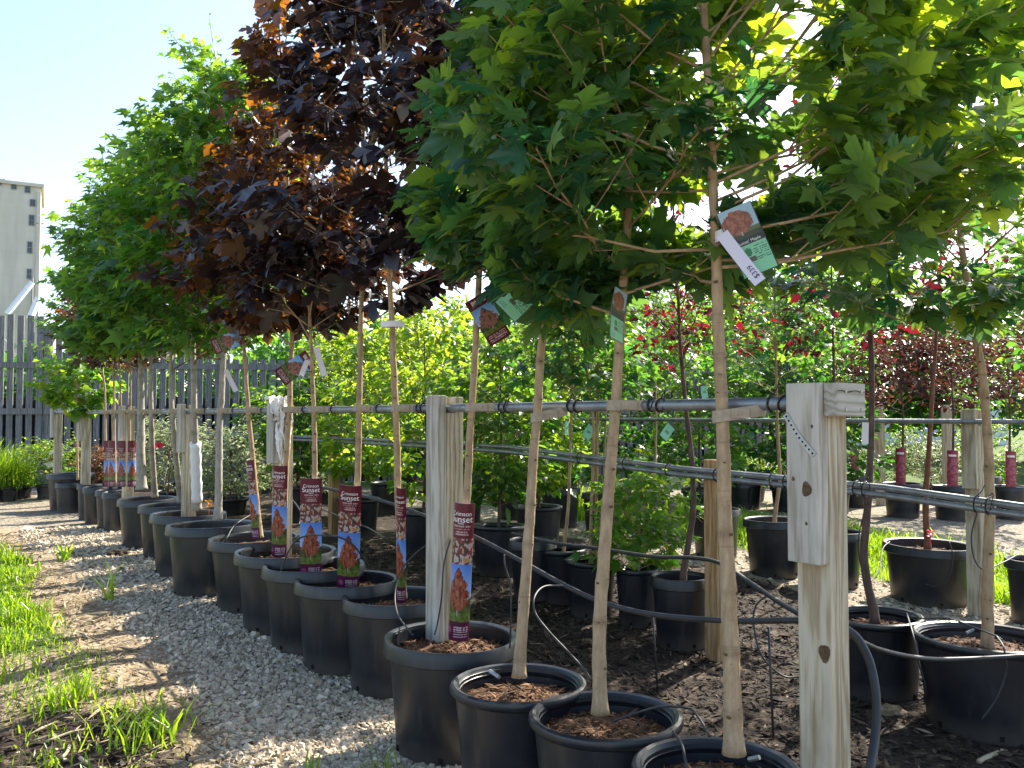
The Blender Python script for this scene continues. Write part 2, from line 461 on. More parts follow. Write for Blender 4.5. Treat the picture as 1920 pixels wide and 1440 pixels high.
def chip_mat(name, stops, rough=0.85):
    m, nt, out = new_mat(name)
    col = ramp(nt, attr(nt, 'tint').outputs['Fac'], stops)
    f = noise(nt, coords(nt), 70, 3)
    col = mixc(nt, 0.35, col, ramp(nt, f, [(0.3, (0.3, 0.3, 0.3)), (0.7, (0.9, 0.9, 0.9))]), 'MULTIPLY')
    principled(nt, out, col, rough, 0.25)
    return m
M['stone'] = chip_mat('limestone_gravel', [(0.0, (0.19, 0.145, 0.095)), (0.3, (0.39, 0.315, 0.22)), (0.75, (0.60, 0.505, 0.37)), (1.0, (0.76, 0.67, 0.53))])
M['mulch'] = chip_mat('bark_mulch', [(0.0, (0.014, 0.010, 0.008)), (0.5, (0.045, 0.030, 0.022)), (0.8, (0.13, 0.085, 0.055)), (1.0, (0.42, 0.33, 0.23))])
M['potmulch'] = chip_mat('pot_mulch', [(0.0, (0.05, 0.025, 0.014)), (0.5, (0.15, 0.075, 0.036)), (0.85, (0.29, 0.155, 0.075)), (1.0, (0.46, 0.32, 0.19))])
M['straw'] = chip_mat('straw', [(0.0, (0.14, 0.10, 0.06)), (0.5, (0.30, 0.23, 0.14)), (1.0, (0.50, 0.42, 0.28))])

def ground_mat():
    m, nt, out = new_mat('ground')
    co = coords(nt)
    big = noise(nt, co, 1.1, 5); mid = noise(nt, co, 7, 6, 0.7); fin = noise(nt, co, 45, 5, 0.7)
    dirt = ramp(nt, mid, [(0.3, (0.17, 0.125, 0.08)), (0.5, (0.28, 0.215, 0.14)), (0.72, (0.40, 0.33, 0.23))])
    vo = nt.nodes.new('ShaderNodeTexVoronoi'); vo.inputs['Scale'].default_value = 42; nt.links.new(co, vo.inputs['Vector'])
    sepc = nt.nodes.new('ShaderNodeSeparateColor'); nt.links.new(vo.outputs['Color'], sepc.inputs[0])
    grav = ramp(nt, sepc.outputs[0], [(0.0, (0.21, 0.17, 0.12)), (0.5, (0.38, 0.32, 0.24)), (1.0, (0.55, 0.48, 0.38))])
    gd = ramp(nt, vo.outputs['Distance'], [(0.0, (1, 1, 1)), (0.55, (0.55, 0.55, 0.55)), (0.8, (0.25, 0.25, 0.25))])
    grav = mixc(nt, 0.85, grav, gd, 'MULTIPLY')
    grav = mixc(nt, math_n(nt, 'MULTIPLY', ramp(nt, big, [(0.5, (0, 0, 0)), (0.7, (1, 1, 1))]), 0.45), grav, dirt)
    mul = ramp(nt, fin, [(0.3, (0.010, 0.008, 0.006)), (0.55, (0.032, 0.022, 0.016)), (0.7, (0.075, 0.050, 0.034)), (0.8, (0.20, 0.15, 0.10))])
    mul = mixc(nt, math_n(nt, 'MULTIPLY', ramp(nt, mid, [(0.52, (0, 0, 0)), (0.7, (1, 1, 1))]), 0.35), mul, dirt)
    gr = ramp(nt, mid, [(0.3, (0.045, 0.075, 0.015)), (0.6, (0.09, 0.14, 0.025)), (0.8, (0.16, 0.17, 0.05))])
    def edge(a):
        s = math_n(nt, 'ADD', attr(nt, a).outputs['Fac'], math_n(nt, 'MULTIPLY', math_n(nt, 'SUBTRACT', mid, 0.5), 0.9))
        return ramp(nt, s, [(0.38, (0, 0, 0)), (0.62, (1, 1, 1))])
    col = mixc(nt, edge('gravel'), dirt, grav)
    col = mixc(nt, edge('mulch'), col, mul)
    col = mixc(nt, edge('grass'), col, gr)
    h = math_n(nt, 'ADD', math_n(nt, 'MULTIPLY', fin, 0.5), math_n(nt, 'SUBTRACT', 1.0, vo.outputs['Distance']))
    principled(nt, out, col, 0.92, 0.2, nrm=bump(nt, h, 0.7, 0.012))
    return m
M['ground'] = ground_mat()

def concrete_mat():
    m, nt, out = new_mat('stained_concrete')
    f = noise(nt, coords(nt, 'Object', (1, 1, 0.12)), 0.9, 6); g = noise(nt, coords(nt, 'Object', (0.05, 0.05, 1)), 1.4, 3)
    col = ramp(nt, f, [(0.3, (0.54, 0.50, 0.43)), (0.7, (0.68, 0.63, 0.55))])
    col = mixc(nt, math_n(nt, 'MULTIPLY', g, 0.25), col, (0.36, 0.33, 0.29))
    principled(nt, out, col, 0.9, 0.2)
    return m
M['concrete'] = concrete_mat()
M['glass'] = plain('dark_window_glass', (0.05, 0.06, 0.075), 0.15, 0.5)
M['frame'] = plain('window_frame', (0.30, 0.30, 0.30), 0.6, 0.3)
M['darksheet'] = plain('dark_sheet_behind_slats', (0.018, 0.02, 0.025), 0.6, 0.3)
M['siding'] = plain('white_siding', (0.72, 0.73, 0.76), 0.6, 0.3, var=0.06, vscale=2)
M['roof'] = plain('grey_roof', (0.16, 0.16, 0.17), 0.8, 0.2)
M['pallet'] = plain('pallet_wood', (0.14, 0.09, 0.06), 0.85, 0.2)

# ------------------------------------------------------------------ ground
def axis_coords(lo, hi, step, far):
    c = list(np.arange(lo, hi + 1e-6, step))
    a = lo; d = step; left = []
    while a > -far:
        d *= 1.35; a -= d; left.append(a)
    b = hi; d = step; right = []
    while b < far:
        d *= 1.35; b += d; right.append(b)
    return np.array(left[::-1] + c + right)
gx = axis_coords(-7, 9, 0.07, 900.0); gy = axis_coords(1.2, 14, 0.07, 900.0)
X, Y = np.meshgrid(gx, gy, indexing='xy')
def masks(X, Y):
    s, q = sq(X, Y)
    w1 = wob(X, Y, 2.1, 0.4); w2 = wob(X, Y, 5.3, 1.9)
    e = q + 0.10 * w1 + 0.05 * w2
    gravel = sstep(-1.04 + .22 * sstep(1.5, 3.5, s), -0.86 + .24 * sstep(1.5, 3.5, s), e) * (1 - sstep(0.02, 0.22, e))
    gravel = np.maximum(gravel, sstep(3.5, 3.8, e) * (1 - sstep(4.3, 4.6, e)))
    gravel = np.maximum(gravel, sstep(6.3, 6.6, e) * (1 - sstep(12.5, 13.0, e)))
    road = sstep(8.6, 9.4, Y + 0.3 * w1) * (1 - sstep(0.0, 0.4, e))
    gravel = np.maximum(gravel, road)
    mulch = sstep(0.05, 0.28, e) * (1 - sstep(3.4, 3.7, e))
    lg = (1 - sstep(-1.24, -1.00, e + 0.12 * w1)) * (1 - sstep(7.2, 8.2, Y + 0.3 * w1))
    dark = (1 - sstep(0.25, 0.75, np.hypot((X + 1.95) / 1.2, (Y - 3.3) * 1.2) + 0.3 * w1 + 0.15 * w2)) * 0.7  # shade over the left dirt, painted in as a dark mulch-coloured patch
    mulch = np.maximum(mulch, dark * (1 - sstep(-1.1, -0.95, e)))
    lg = lg * (1 - 0.7 * dark) * np.clip(0.75 + 0.7 * wob(X, Y, 3.7, 5.0) + 0.3 * w2 + sstep(4.3, 4.9, Y), 0.0, 1) * np.where(Y < 8.5, 0.16 + 0.84 * sstep(3.9, 4.7, Y + 0.35 * w1), 1)
    grass = np.maximum(lg, sstep(4.35, 4.65, e) * (1 - sstep(6.3, 6.6, e)))
    grass = np.maximum(grass, sstep(12.7, 13.2, e))
    return gravel, mulch, grass
mg, mm, mgr = masks(X, Y)
mb = MB()
ny, nx = X.shape
i, j = np.meshgrid(np.arange(ny - 1), np.arange(nx - 1), indexing='ij')
F4 = np.stack([i * nx + j, i * nx + j + 1, (i + 1) * nx + j + 1, (i + 1) * nx + j], -1).reshape(-1, 4)
mb.add(np.stack([X, Y, gz(X, Y)], -1).reshape(-1, 3), None, F4, gravel=mg.ravel(), mulch=mm.ravel(), grass=mgr.ravel())
ground = mb.build('ground', M['ground'], smooth=True)
tagp(ground, kind='structure')

# ------------------------------------------------------------------ scattered ground cover (uncountable: stuff)
def rot_mats(rng, n, tilt=0.6):
    a = rng.uniform(0, 2 * math.pi, n); b = rng.normal(0, tilt, n); c = rng.normal(0, tilt, n)
    ca, sa, cb, sb, cc, sc = np.cos(a), np.sin(a), np.cos(b), np.sin(b), np.cos(c), np.sin(c)
    Rz = np.zeros((n, 3, 3)); Rz[:, 0, 0] = ca; Rz[:, 0, 1] = -sa; Rz[:, 1, 0] = sa; Rz[:, 1, 1] = ca; Rz[:, 2, 2] = 1
    Rx = np.zeros((n, 3, 3)); Rx[:, 0, 0] = 1; Rx[:, 1, 1] = cb; Rx[:, 1, 2] = -sb; Rx[:, 2, 1] = sb; Rx[:, 2, 2] = cb
    Ry = np.zeros((n, 3, 3)); Ry[:, 1, 1] = 1; Ry[:, 0, 0] = cc; Ry[:, 0, 2] = sc; Ry[:, 2, 0] = -sc; Ry[:, 2, 2] = cc
    return Rz @ Rx @ Ry
OCT_V = np.array([[1, 0, 0], [-1, 0, 0], [0, 1, 0], [0, -1, 0], [0, 0, 1], [0, 0, -1]], float)
OCT_F = np.array([[0, 2, 4], [2, 1, 4], [1, 3, 4], [3, 0, 4], [2, 0, 5], [1, 2, 5], [3, 1, 5], [0, 3, 5]])
CUBE_V = np.array([[-1, -1, -1], [1, -1, -1], [1, 1, -1], [-1, 1, -1], [-.75, -.7, 1], [.8, -.75, .9], [.7, .75, 1], [-.75, .8, .85]], float)
CUBE_F4 = np.array([[4, 5, 6, 7], [0, 1, 5, 4], [1, 2, 6, 5], [2, 3, 7, 6], [3, 0, 4, 7]])
def scatter_bits(mb, pos, dims, rng, tilt, tint, jit=0.35, cube=False):
    n = len(pos)
    T = CUBE_V if cube else OCT_V
    V = T[None] * dims[:, None, :]
    V = V * (1 + rng.uniform(-jit, jit, (n, len(T), 1)))
    V = np.einsum('nij,nkj->nki', rot_mats(rng, n, tilt), V) + pos[:, None, :]
    k = len(T)
    if cube:
        F = (CUBE_F4[None] + (np.arange(n) * k)[:, None, None]).reshape(-1, 4)
        mb.add(V.reshape(-1, 3), None, F, tint=np.repeat(tint, k))
    else:
        F = (OCT_F[None] + (np.arange(n) * k)[:, None, None]).reshape(-1, 3)
        mb.add(V.reshape(-1, 3), F, None, tint=np.repeat(tint, k))
def sample_view(rng, n, x0, x1, y0, y1, pw=1.0):
    """points on the ground of the given box that the picture can show, denser nearby"""
    u = rng.uniform(0, 1, n) ** pw
    y = y0 + (y1 - y0) * u
    x = rng.uniform(x0, x1, n)
    k = np.abs(x) < 0.64 * y + 0.25
    return x[k], y[k]

rng = np.random.default_rng(11)
mb = MB()
x, y = sample_view(rng, 400000, -5.0, 5.0, 2.6, 9.0, 1.8)
g, m_, gr = masks(x, y)
k = rng.uniform(0, 1, len(x)) * (1 + 0.8 * sstep(4.5, 7.5, y)) < np.maximum(g * (gr < 0.5) * 0.9 * (sq(x, y)[1] < 1.0) + 0.12 * g * (sq(x, y)[1] > 3), 0.03 * (1 - m_) * (1 - gr))
x, y = x[k], y[k]
n = len(x)
r = np.exp(rng.normal(math.log(0.0054), 0.36, n)) * (1 + 0.07 * y)
dims = np.stack([r * rng.uniform(0.9, 1.5, n), r * rng.uniform(0.7, 1.1, n), r * rng.uniform(0.45, 0.8, n)], -1)
pos = np.stack([x, y, gz(x, y) + r * rng.uniform(-0.1, 0.45, n)], -1)
scatter_bits(mb, pos, dims, rng, 0.5, np.clip(rng.normal(0.58, 0.22, n), 0, 1), 0.3, cube=True)
tagp(mb.build('gravel', M['stone']), 'loose pale limestone gravel strewn beside the front row of pots', 'gravel', kind='stuff')
print('stones', n)

mb = MB()
x, y = sample_view(rng, 105000, -2.5, 6.0, 1.9, 8.0, 1.5)
g, m_, gr = masks(x, y)
k = rng.uniform(0, 1, len(x)) < np.maximum(m_ * 0.8, 0.06 * (1 - g) * (1 - gr))
x, y = x[k], y[k]; n = len(x)
L = np.exp(rng.normal(math.log(0.017), 0.45, n))
dims = np.stack([L, L * rng.uniform(0.15, 0.4, n), L * rng.uniform(0.08, 0.2, n)], -1)
pos = np.stack([x, y, gz(x, y) + L * rng.uniform(0.0, 0.35, n)], -1)
scatter_bits(mb, pos, dims, rng, 0.35, np.clip(rng.beta(1.6, 2.2, n), 0, 1))
tagp(mb.build('mulch_chips', M['mulch']), 'dark bark mulch chips covering the bed between the pot rows', 'mulch', kind='stuff')

mb = MB()
x, y = sample_view(rng, 60000, -5.0, 0.5, 2.8, 9.0, 1.3)
g, m_, gr = masks(x, y); q = sq(x, y)[1]
k = rng.uniform(0, 1, len(x)) < 0.55 * np.exp(-((q + 1.0) / 0.25) ** 2) + 0.10 * (q < -0.9)
x, y = x[k], y[k]; n = len(x)
L = np.exp(rng.normal(math.log(0.022), 0.5, n))
dims = np.stack([L, L * 0.09 + 0.0008, L * 0.07 + 0.0006], -1)
pos = np.stack([x, y, gz(x, y) + 0.004 + 0.15 * L], -1)
scatter_bits(mb, pos, dims, rng, 0.2, rng.uniform(0, 1, n))
tagp(mb.build('straw_litter', M['straw']), 'dry straw and grass litter along the edge of the gravel', 'straw', kind='stuff')

def blades(mb, P, H, W, lean, rng, tint):
    """grass blades: base, kink and tip"""
    n = len(P)
    a = rng.uniform(0, 2 * math.pi, n)
    side = np.stack([np.cos(a), np.sin(a), np.zeros(n)], -1)
    b = a + rng.uniform(-1.2, 1.2, n) + math.pi / 2
    out = np.stack([np.cos(b), np.sin(b), np.zeros(n)], -1)
    up = np.array([0, 0, 1.0])
    H = H[:, None]; W = W[:, None]; ln = lean[:, None]
    p1 = P + up * H * 0.5 + out * ln * H * 0.22
    p2 = P + up * H * 0.85 + out * ln * H * 0.62
    p3 = P + up * H * (1.0 - 0.25 * ln) + out * ln * H * 1.05
    V = np.stack([P - side * W, P + side * W, p1 - side * W * 0.85, p1 + side * W * 0.85, p2 - side * W * 0.5, p2 + side * W * 0.5, p3], 1)
    o = (np.arange(n) * 7)[:, None, None]
    F4 = (np.array([[0, 1, 3, 2], [2, 3, 5, 4]])[None] + o).reshape(-1, 4)
    F3 = (np.array([[4, 5, 6]])[None] + o).reshape(-1, 3)
    mb.add(V.reshape(-1, 3), F3, F4, tint=np.repeat(tint, 7))
def grass_patch(name, label, box4, n, dens, hmean, seed, wid=0.0022, mat='grass'):
    rng = np.random.default_rng(seed)
    x, y = sample_view(rng, n, *box4, 1.2)
    g, m_, gr = masks(x, y)
    k = rng.uniform(0, 1, len(x)) < dens(x, y, g, m_, gr)
    x, y = x[k], y[k]; n = len(x)
    clump = 0.6 + 0.5 * wob(x, y, 4.0, 2.0) + 0.25 * wob(x, y, 11.0, 0.3)
    H = hmean * np.clip(clump, 0.25, 1.6) * np.exp(rng.normal(0, 0.3, n))
    mb = MB()
    blades(mb, np.stack([x, y, gz(x, y) - 0.005], -1), H, wid * rng.uniform(0.7, 1.5, n) * (1 + 0.12 * y), rng.uniform(0.1, 1.0, n), rng, np.clip(rng.normal(0.5, 0.25, n), 0, 1))
    print(name, n)
    return tagp(mb.build(name, M[mat]), label, 'grass', kind='stuff')
grass_patch('lawn_grass', 'bright lawn grass at the left edge of the gravel', (-6.0, -1.2, 3.0, 9.0), 200000, lambda x, y, g, m_, gr: gr * np.clip(0.65 + 0.6 * wob(x, y, 3.0, 0.7), 0.25, 1), 0.10, 21)
grass_patch('aisle_grass', 'sunlit grass strip behind the second row of pots', (0.5, 8.0, 5.0, 13.0), 170000, lambda x, y, g, m_, gr: gr * np.clip(0.7 + 0.5 * wob(x, y, 2.2, 0.1), 0.2, 1), 0.16, 22)
grass_patch('edge_grass', 'sparse dry grass wisps in the dirt beside the gravel', (-5.0, -0.6, 3.0, 8.0), 26000, lambda x, y, g, m_, gr: 0.25 * np.exp(-((sq(x, y)[1] + 1.2) / 0.25) ** 2), 0.07, 23, mat='drygrass')

# ------------------------------------------------------------------ leaves
def maple_template(seed, simple=False, ring=True):
    r = np.random.default_rng(seed)
    half = [(.12, -.07, .2), (.22, -.06, .4), (.37, -.10, 1), (.33, .00, .4), (.24, .09, 0), (.38, .12, .4), (.50, .17, .4), (.50, .27, .4), (.64, .42, 1), (.51, .40, .4), (.46, .53, .4), (.33, .45, .3), (.165, .41, 0), (.20, .56, .4), (.30, .70, .4), (.175, .73, .4), (.10, .86, .4)]
    if simple: half = [(.34, -.06, 1), (.26, .10, 0), (.60, .40, 1), (.19, .42, 0)]
    if simple == 'mid': half = [(.36, -.09, 1), (.24, .09, 0), (.49, .17, .4), (.63, .42, 1), (.45, .47, .4), (.165, .41, 0), (.29, .69, .4)]
    out = [(0, 0, .9)] + half + [(0, 1.04, 1)] + [(-x, y, v) for x, y, v in half[::-1]]
    O = np.array(out, float); c = np.array([0, .18]); n = len(O)
    O[:, :2] += r.normal(0, 0.014, (n, 2))
    lop = r.uniform(-.06, .06); O[:, 0] += lop * O[:, 1]
    rows = [O]
    if ring and not simple:
        I = O.copy(); I[:, :2] = c + (O[:, :2] - c) * 0.5
        I[:, 2] = np.where(O[:, 2] >= .9, 1, O[:, 2] * .5 + .25)
        rows.append(I)
    P = np.vstack([np.array([[c[0], c[1], 1.0]])] + rows)
    xy = P[:, :2]; vein = P[:, 2].copy()
    d = np.hypot(xy[:, 0], xy[:, 1] - .18)
    curl = r.uniform(0.02, 0.38); cup = r.uniform(-0.10, 0.22); tw = r.uniform(-.12, .12); ph = r.uniform(0, 6)
    z = -curl * d ** 2 + cup * np.abs(xy[:, 0]) * 0.6 + tw * xy[:, 0] * xy[:, 1] + 0.035 * np.sin(3.0 * np.arctan2(xy[:, 0], xy[:, 1] - .18) + ph) * d * 1.6 - 0.03 * (vein > .85) * (d > .05)
    V = np.column_stack([xy[:, 0], xy[:, 1], z])
    F = []
    if len(rows) == 2:
        for k in range(n):
            k2 = (k + 1) % n
            F += [(0, 1 + n + k, 1 + n + k2), (1 + n + k, 1 + k, 1 + k2), (1 + n + k, 1 + k2, 1 + n + k2)]
    else:
        F = [(0, 1 + k, 1 + (k + 1) % n) for k in range(n)]
    b = len(V)
    pet = np.array([(-.012, 0, 0), (.012, 0, 0), (.010, -.75, .10), (-.010, -.75, .10)])
    V = np.vstack([V, pet]); vein = np.concatenate([vein, [1, 1, 1, 1]])
    F += [(b, b + 1, b + 2), (b, b + 2, b + 3)]
    return V, np.array(F), vein
def oval_template(seed, w=0.32):
    r = np.random.default_rng(seed)
    c = r.uniform(-0.25, 0.05); f = r.uniform(0.05, 0.2)
    V = np.array([(0, 0, 0), (w, .35, f), (w * .75, .7, f + c * .4), (0, 1, c), (-w * .75, .7, f + c * .4), (-w, .35, f), (0, .45, .02)], float)
    F = [(0, 1, 6), (1, 2, 6), (2, 3, 6), (3, 4, 6), (4, 5, 6), (5, 0, 6)]
    return V, np.array(F), np.array([1, 0, 0, 1, 0, 0, 1.0])
MAPLE = [maple_template(100 + i) for i in range(6)]
MAPLE_M = [maple_template(100 + i, 'mid') for i in range(6)]
MAPLE_S = [maple_template(200 + i, True) for i in range(5)]
OVAL = [oval_template(300 + i) for i in range(4)]
HEART = [oval_template(320 + i, 0.46) for i in range(4)]
NARROW = [oval_template(340 + i, 0.15) for i in range(3)]

def leaf_frames(tip, up, rng, spread=0.45):
    t = tip / (np.linalg.norm(tip, axis=1, keepdims=True) + 1e-9)
    nrm = up + rng.normal(0, spread, t.shape)
    nrm = nrm - t * np.sum(nrm * t, 1, keepdims=True)
    nrm /= (np.linalg.norm(nrm, axis=1, keepdims=True) + 1e-9)
    xx = np.cross(t, nrm)
    return np.stack([xx, t, nrm], -1)          # columns x, y, z
def leaf_cloud(mb, tmpl, pos, fr, size, tint, var):
    for k, (V, F, vein) in enumerate(tmpl):
        m = var == k
        n = int(m.sum())
        if not n: continue
        W = np.einsum('nij,kj->nki', fr[m], V) * size[m][:, None, None] + pos[m][:, None, :]
        FF = (F[None] + (np.arange(n) * len(V))[:, None, None]).reshape(-1, 3)
        mb.add(W.reshape(-1, 3), FF, None, tint=np.repeat(tint[m], len(V)), vein=np.tile(vein, n))

LEAF_MESH = {}
def leaf_mesh(kind, tmpl, k, level, mat):
    key = (kind, k, level)
    if key not in LEAF_MESH:
        V, F, vein = tmpl[k]
        b = MB(); b.add(V, F, None, tint=(level + 0.5) / 4.0, vein=vein)
        LEAF_MESH[key] = b.mesh('leaf', mat, True)
    return LEAF_MESH[key]

CAMP = np.array([0, 0, CAM_H])
def in_view(P, margin=30):
    x, y, z = P[:, 0], P[:, 1], P[:, 2] - CAM_H
    f = y * math.cos(_a) + z * math.sin(_a); v = -y * math.sin(_a) + z * math.cos(_a)
    f = np.maximum(f, 0.05)
    px = 960 + FPX * x / f; py = 720 - FPX * v / f
    return (px > -margin) & (px < 1920 + margin) & (py > -margin) & (py < 1440 + margin) & (y > 0.3)

def interp_axis(axis, z):
    A = np.asarray([tuple(p) for p in axis], float)
    z = np.atleast_1d(z)
    return np.stack([np.interp(z, A[:, 2], A[:, 0]), np.interp(z, A[:, 2], A[:, 1]), z], -1)

def grow_tree(name, label, cat, group, axis, r0, r1, z0, z1, R, mat, tmpl, kind, size, seed, bark='bark', nb=16, per=5, parts=0,
              prof='maple', nodes=True, el=(22, 62), top_shoot=0.5, tint_mu=0.45, tmix=None, twigs=(3, 5), extra=None, branch_parts=True, droop=0.35, sides=10, clear=None, shoots=0):
    """trunk along axis (world points), limbs between z0 and z1, leaves round the twigs"""
    rng = np.random.default_rng(seed)
    base = Vector(tuple(axis[0]))
    root = empty(name, base, label, cat, group)
    B = np.array(tuple(base))
    # trunk: many rings, slight swellings at the nodes
    zz = np.arange(axis[0][2], axis[-1][2], 0.02 if sides > 9 and parts else 0.045)
    P = interp_axis(axis, zz)
    sm = np.array([np.mean(P[max(0, i - 2):i + 3], axis=0) for i in range(len(P))]); sm[:, 2] = zz; P = sm
    u = (zz - zz[0]) / (zz[-1] - zz[0])
    rad = r0 + (r1 - r0) * u ** 0.9
    rad = rad * (1 + 0.35 * np.exp(-(zz - zz[0]) / 0.03))
    node = np.zeros(len(zz)); zsc = []
    if nodes:
        for zn in np.arange(zz[0] + 0.1, zz[-1], 0.17):
            zc = zn + rng.uniform(-.05, .05); zsc.append(zc)
            rad *= 1 + rng.uniform(0.04, 0.13) * np.exp(-((zz - zc) / 0.020) ** 2)
            node = np.maximum(node, rng.uniform(.2, 1.0) * np.exp(-((zz - zc) / 0.013) ** 2))
    rad *= 1 + rng.normal(0, 0.012, len(rad))
    P[:, :2] += np.cumsum(rng.normal(0, 0.0006, (len(P), 2)), axis=0)
    mbt = MB(); tube(mbt, P - B, rad, sides, node=np.concatenate([np.repeat(node, sides), [0, 0]]))
    mbt.build('trunk', M[bark], root, smooth=True)
    if parts >= 200:                             # old bud scars on the near trunks
        for zc in zsc:
            if zc > 2.1 or zc < zz[0] + .08: continue
            k = int(np.argmin(np.abs(zz - zc))); an = rng.uniform(-2.6, -0.5)
            d = np.array([math.cos(an), math.sin(an), 0]); tt = np.array([-math.sin(an), math.cos(an), 0])
            c_ = P[k] - B + d * (rad[k] + .0003); r_ = rng.uniform(.003, .0065)
            V = [c_ + d * .0022]; F = []
            for m_ in range(8):
                th = m_ * math.pi / 4; V.append(c_ + tt * r_ * 1.3 * math.cos(th) + np.array([0, 0, 1]) * r_ * .8 * math.sin(th) - d * .001); F.append((0, 1 + m_, 1 + (m_ + 1) % 8))
            sc_ = MB(); sc_.add(V, F); sc_.build('bud_scar', M['knot'], root, True)
    crown_mb = MB()
    site_p, site_d, site_s = [], [], []
    for i in range(nb):
        uu = (i + rng.uniform(0, 0.8)) / nb
        za = z0 + (z1 - 0.25 - z0) * uu
        p0 = interp_axis(axis, za)[0]
        if prof == 'maple': rr = R * min(1.0, (uu / 0.12 + 0.55)) * (1 - uu) ** 0.62 + 0.08
        elif prof == 'cone': rr = R * (1 - uu) ** 0.9 * min(1.0, uu / 0.15 + 0.5) + 0.05
        else: rr = R * math.sqrt(max(0.05, 1 - (2 * uu - 0.9) ** 2)) + 0.05
        rr *= rng.uniform(0.78, 1.12)
        phi = i * 2.399 + seed * 1.7 + rng.normal(0, 0.25)
        if clear is not None and uu < clear[1]:   # no low limbs on this side
            while math.cos(phi - clear[0]) > 0.45: phi += 0.5
        e = R_(el[0] + (el[1] - el[0]) * uu + rng.normal(0, 7))
        hd = np.array([math.cos(phi), math.sin(phi), 0])
        L = rr / max(0.3, math.cos(e)); L = min(L, 1.5 * R)
        pts = []
        nseg = 4
        for k in range(nseg + 1):
            f = k / nseg
            pts.append(p0 + hd * L * f * math.cos(e) + np.array([0, 0, 1]) * (L * f * math.sin(e) + 0.10 * L * f * (f - 0.3)) + rng.normal(0, 0.01, 3) * (k > 0))
        pts = np.array(pts)
        rb = max(0.0045, 0.36 * (r0 + (r1 - r0) * (za - zz[0]) / (zz[-1] - zz[0])))
        bmb = MB(); tube(bmb, pts - B, np.linspace(rb, 0.0022, nseg + 1), 6 if parts else 4, cap=False, tint=0.5)
        nt_ = rng.integers(twigs[0], twigs[1] + 1)
        ends = [(pts, 0.35)]
        for k in range(nt_):
            f = 0.28 + 0.68 * (k + rng.uniform(0, 0.6)) / nt_
            fi = f * nseg; ia = min(nseg - 1, int(fi))
            pt = pts[ia] + (pts[ia + 1] - pts[ia]) * (fi - ia)
            sgn = 1 if k % 2 else -1
            az = phi + sgn * rng.uniform(0.5, 1.15)
            dv = np.array([math.cos(az), math.sin(az), rng.uniform(0.05, 0.75)]); dv /= np.linalg.norm(dv)
            tl = (0.22 + 0.30 * (1 - f)) * L * rng.uniform(0.7, 1.2) + 0.05
            tw = np.array([pt + dv * tl * g + np.array([0, 0, 0.06 * tl * g * g]) for g in (0, .33, .66, 1)])
            tw2 = tw if parts else tw[::3]
            tube(bmb, tw2 - B, np.linspace(0.0034, 0.0016, len(tw2)), 3, cap=False, tint=0.5)
            ends.append((tw, 0.2))
        if branch_parts: bmb.build('branch', M['twig'] if bark != 'bark' else M['bark'], root, smooth=True)
        else:
            mbt2 = bmb
            bmb.build('branch', M['twig'], root, smooth=True)
        for ie, (pl, f0) in enumerate(ends):
            nl = max(2, int(round(per * (1.4 if ie == 0 else 1.0))))
            for k in range(nl):
                f = f0 + (1 - f0) * (k + 1) / nl
                fi = f * (len(pl) - 1); ia = min(len(pl) - 2, int(fi))
                d = pl[ia + 1] - pl[ia]
                site_p.append(pl[ia] + d * (fi - ia)); site_d.append(d / (np.linalg.norm(d) + 1e-9))
    # leader shoot
    tops = interp_axis(axis, np.linspace(z1 - top_shoot, axis[-1][2], 12)) if top_shoot > 0 else np.zeros((0, 3))
    for p in tops:
        for k in range(2):
            site_p.append(p); site_d.append(np.array([0, 0, 1.0]))
    site_s = [1.0] * len(site_p)
    for k in range(shoots):                      # upright whips standing out of the crown's top
        uu = rng.uniform(.35, 1.0); za = z0 + (z1 - z0) * uu
        an = rng.uniform(0, 2 * math.pi); off = R * (1 - uu) ** .6 * rng.uniform(.3, .85)
        p0 = interp_axis(axis, za)[0] + np.array([math.cos(an), math.sin(an), 0]) * off
        Lw = rng.uniform(.30, .62); dv = np.array([.18 * math.cos(an), .18 * math.sin(an), 1.0]) + rng.normal(0, .08, 3); dv /= np.linalg.norm(dv)
        wmb = MB(); wp = np.array([p0 + dv * Lw * f for f in (0, .5, 1)]); tube(wmb, wp - B, [.0035, .0025, .0014], 4, cap=False, tint=.5); wmb.build('shoot', M['twig'], root, True)
        for f in np.linspace(.25, 1, 7):
            site_p.append(p0 + dv * Lw * f); site_d.append(dv); site_s.append(.95 - .45 * f)
    S = np.array(site_p); D = np.array(site_d); SS = np.repeat(np.array(site_s), 2)
    # opposite pairs at each site
    S = np.repeat(S, 2, 0); D = np.repeat(D, 2, 0)
    n = len(S)
    a = rng.uniform(0, 2 * math.pi, n); a[1::2] = a[0::2] + math.pi + rng.normal(0, 0.4, n // 2)
    rnd = np.stack([np.cos(a), np.sin(a), rng.normal(0.0, 0.3, n)], -1)
    axis_xy = interp_axis(axis, S[:, 2])
    outw = S - axis_xy; outw /= (np.linalg.norm(outw, axis=1, keepdims=True) + 0.05)
    tip = 0.55 * D + 0.75 * rnd + 0.45 * outw
    tip[:, 2] -= droop + rng.uniform(0, 0.35, n)
    sz = size * SS * np.exp(rng.normal(0, 0.22, n)) * np.clip(1.05 - 0.35 * (S[:, 2] - z0) / (z1 - z0), 0.6, 1.1)
    t = tip / np.linalg.norm(tip, axis=1, keepdims=True)
    pd = 0.7 * rnd + 0.5 * D + np.array([0, 0, 0.1]); pd /= np.linalg.norm(pd, axis=1, keepdims=True)
    pos = S + pd * (sz * rng.uniform(0.35, 0.8, n))[:, None]
    upv = np.array([0, 0, 1.0]) + 0.45 * outw
    fr = leaf_frames(t, upv, rng, .62 if tmpl is MAPLE else .5)
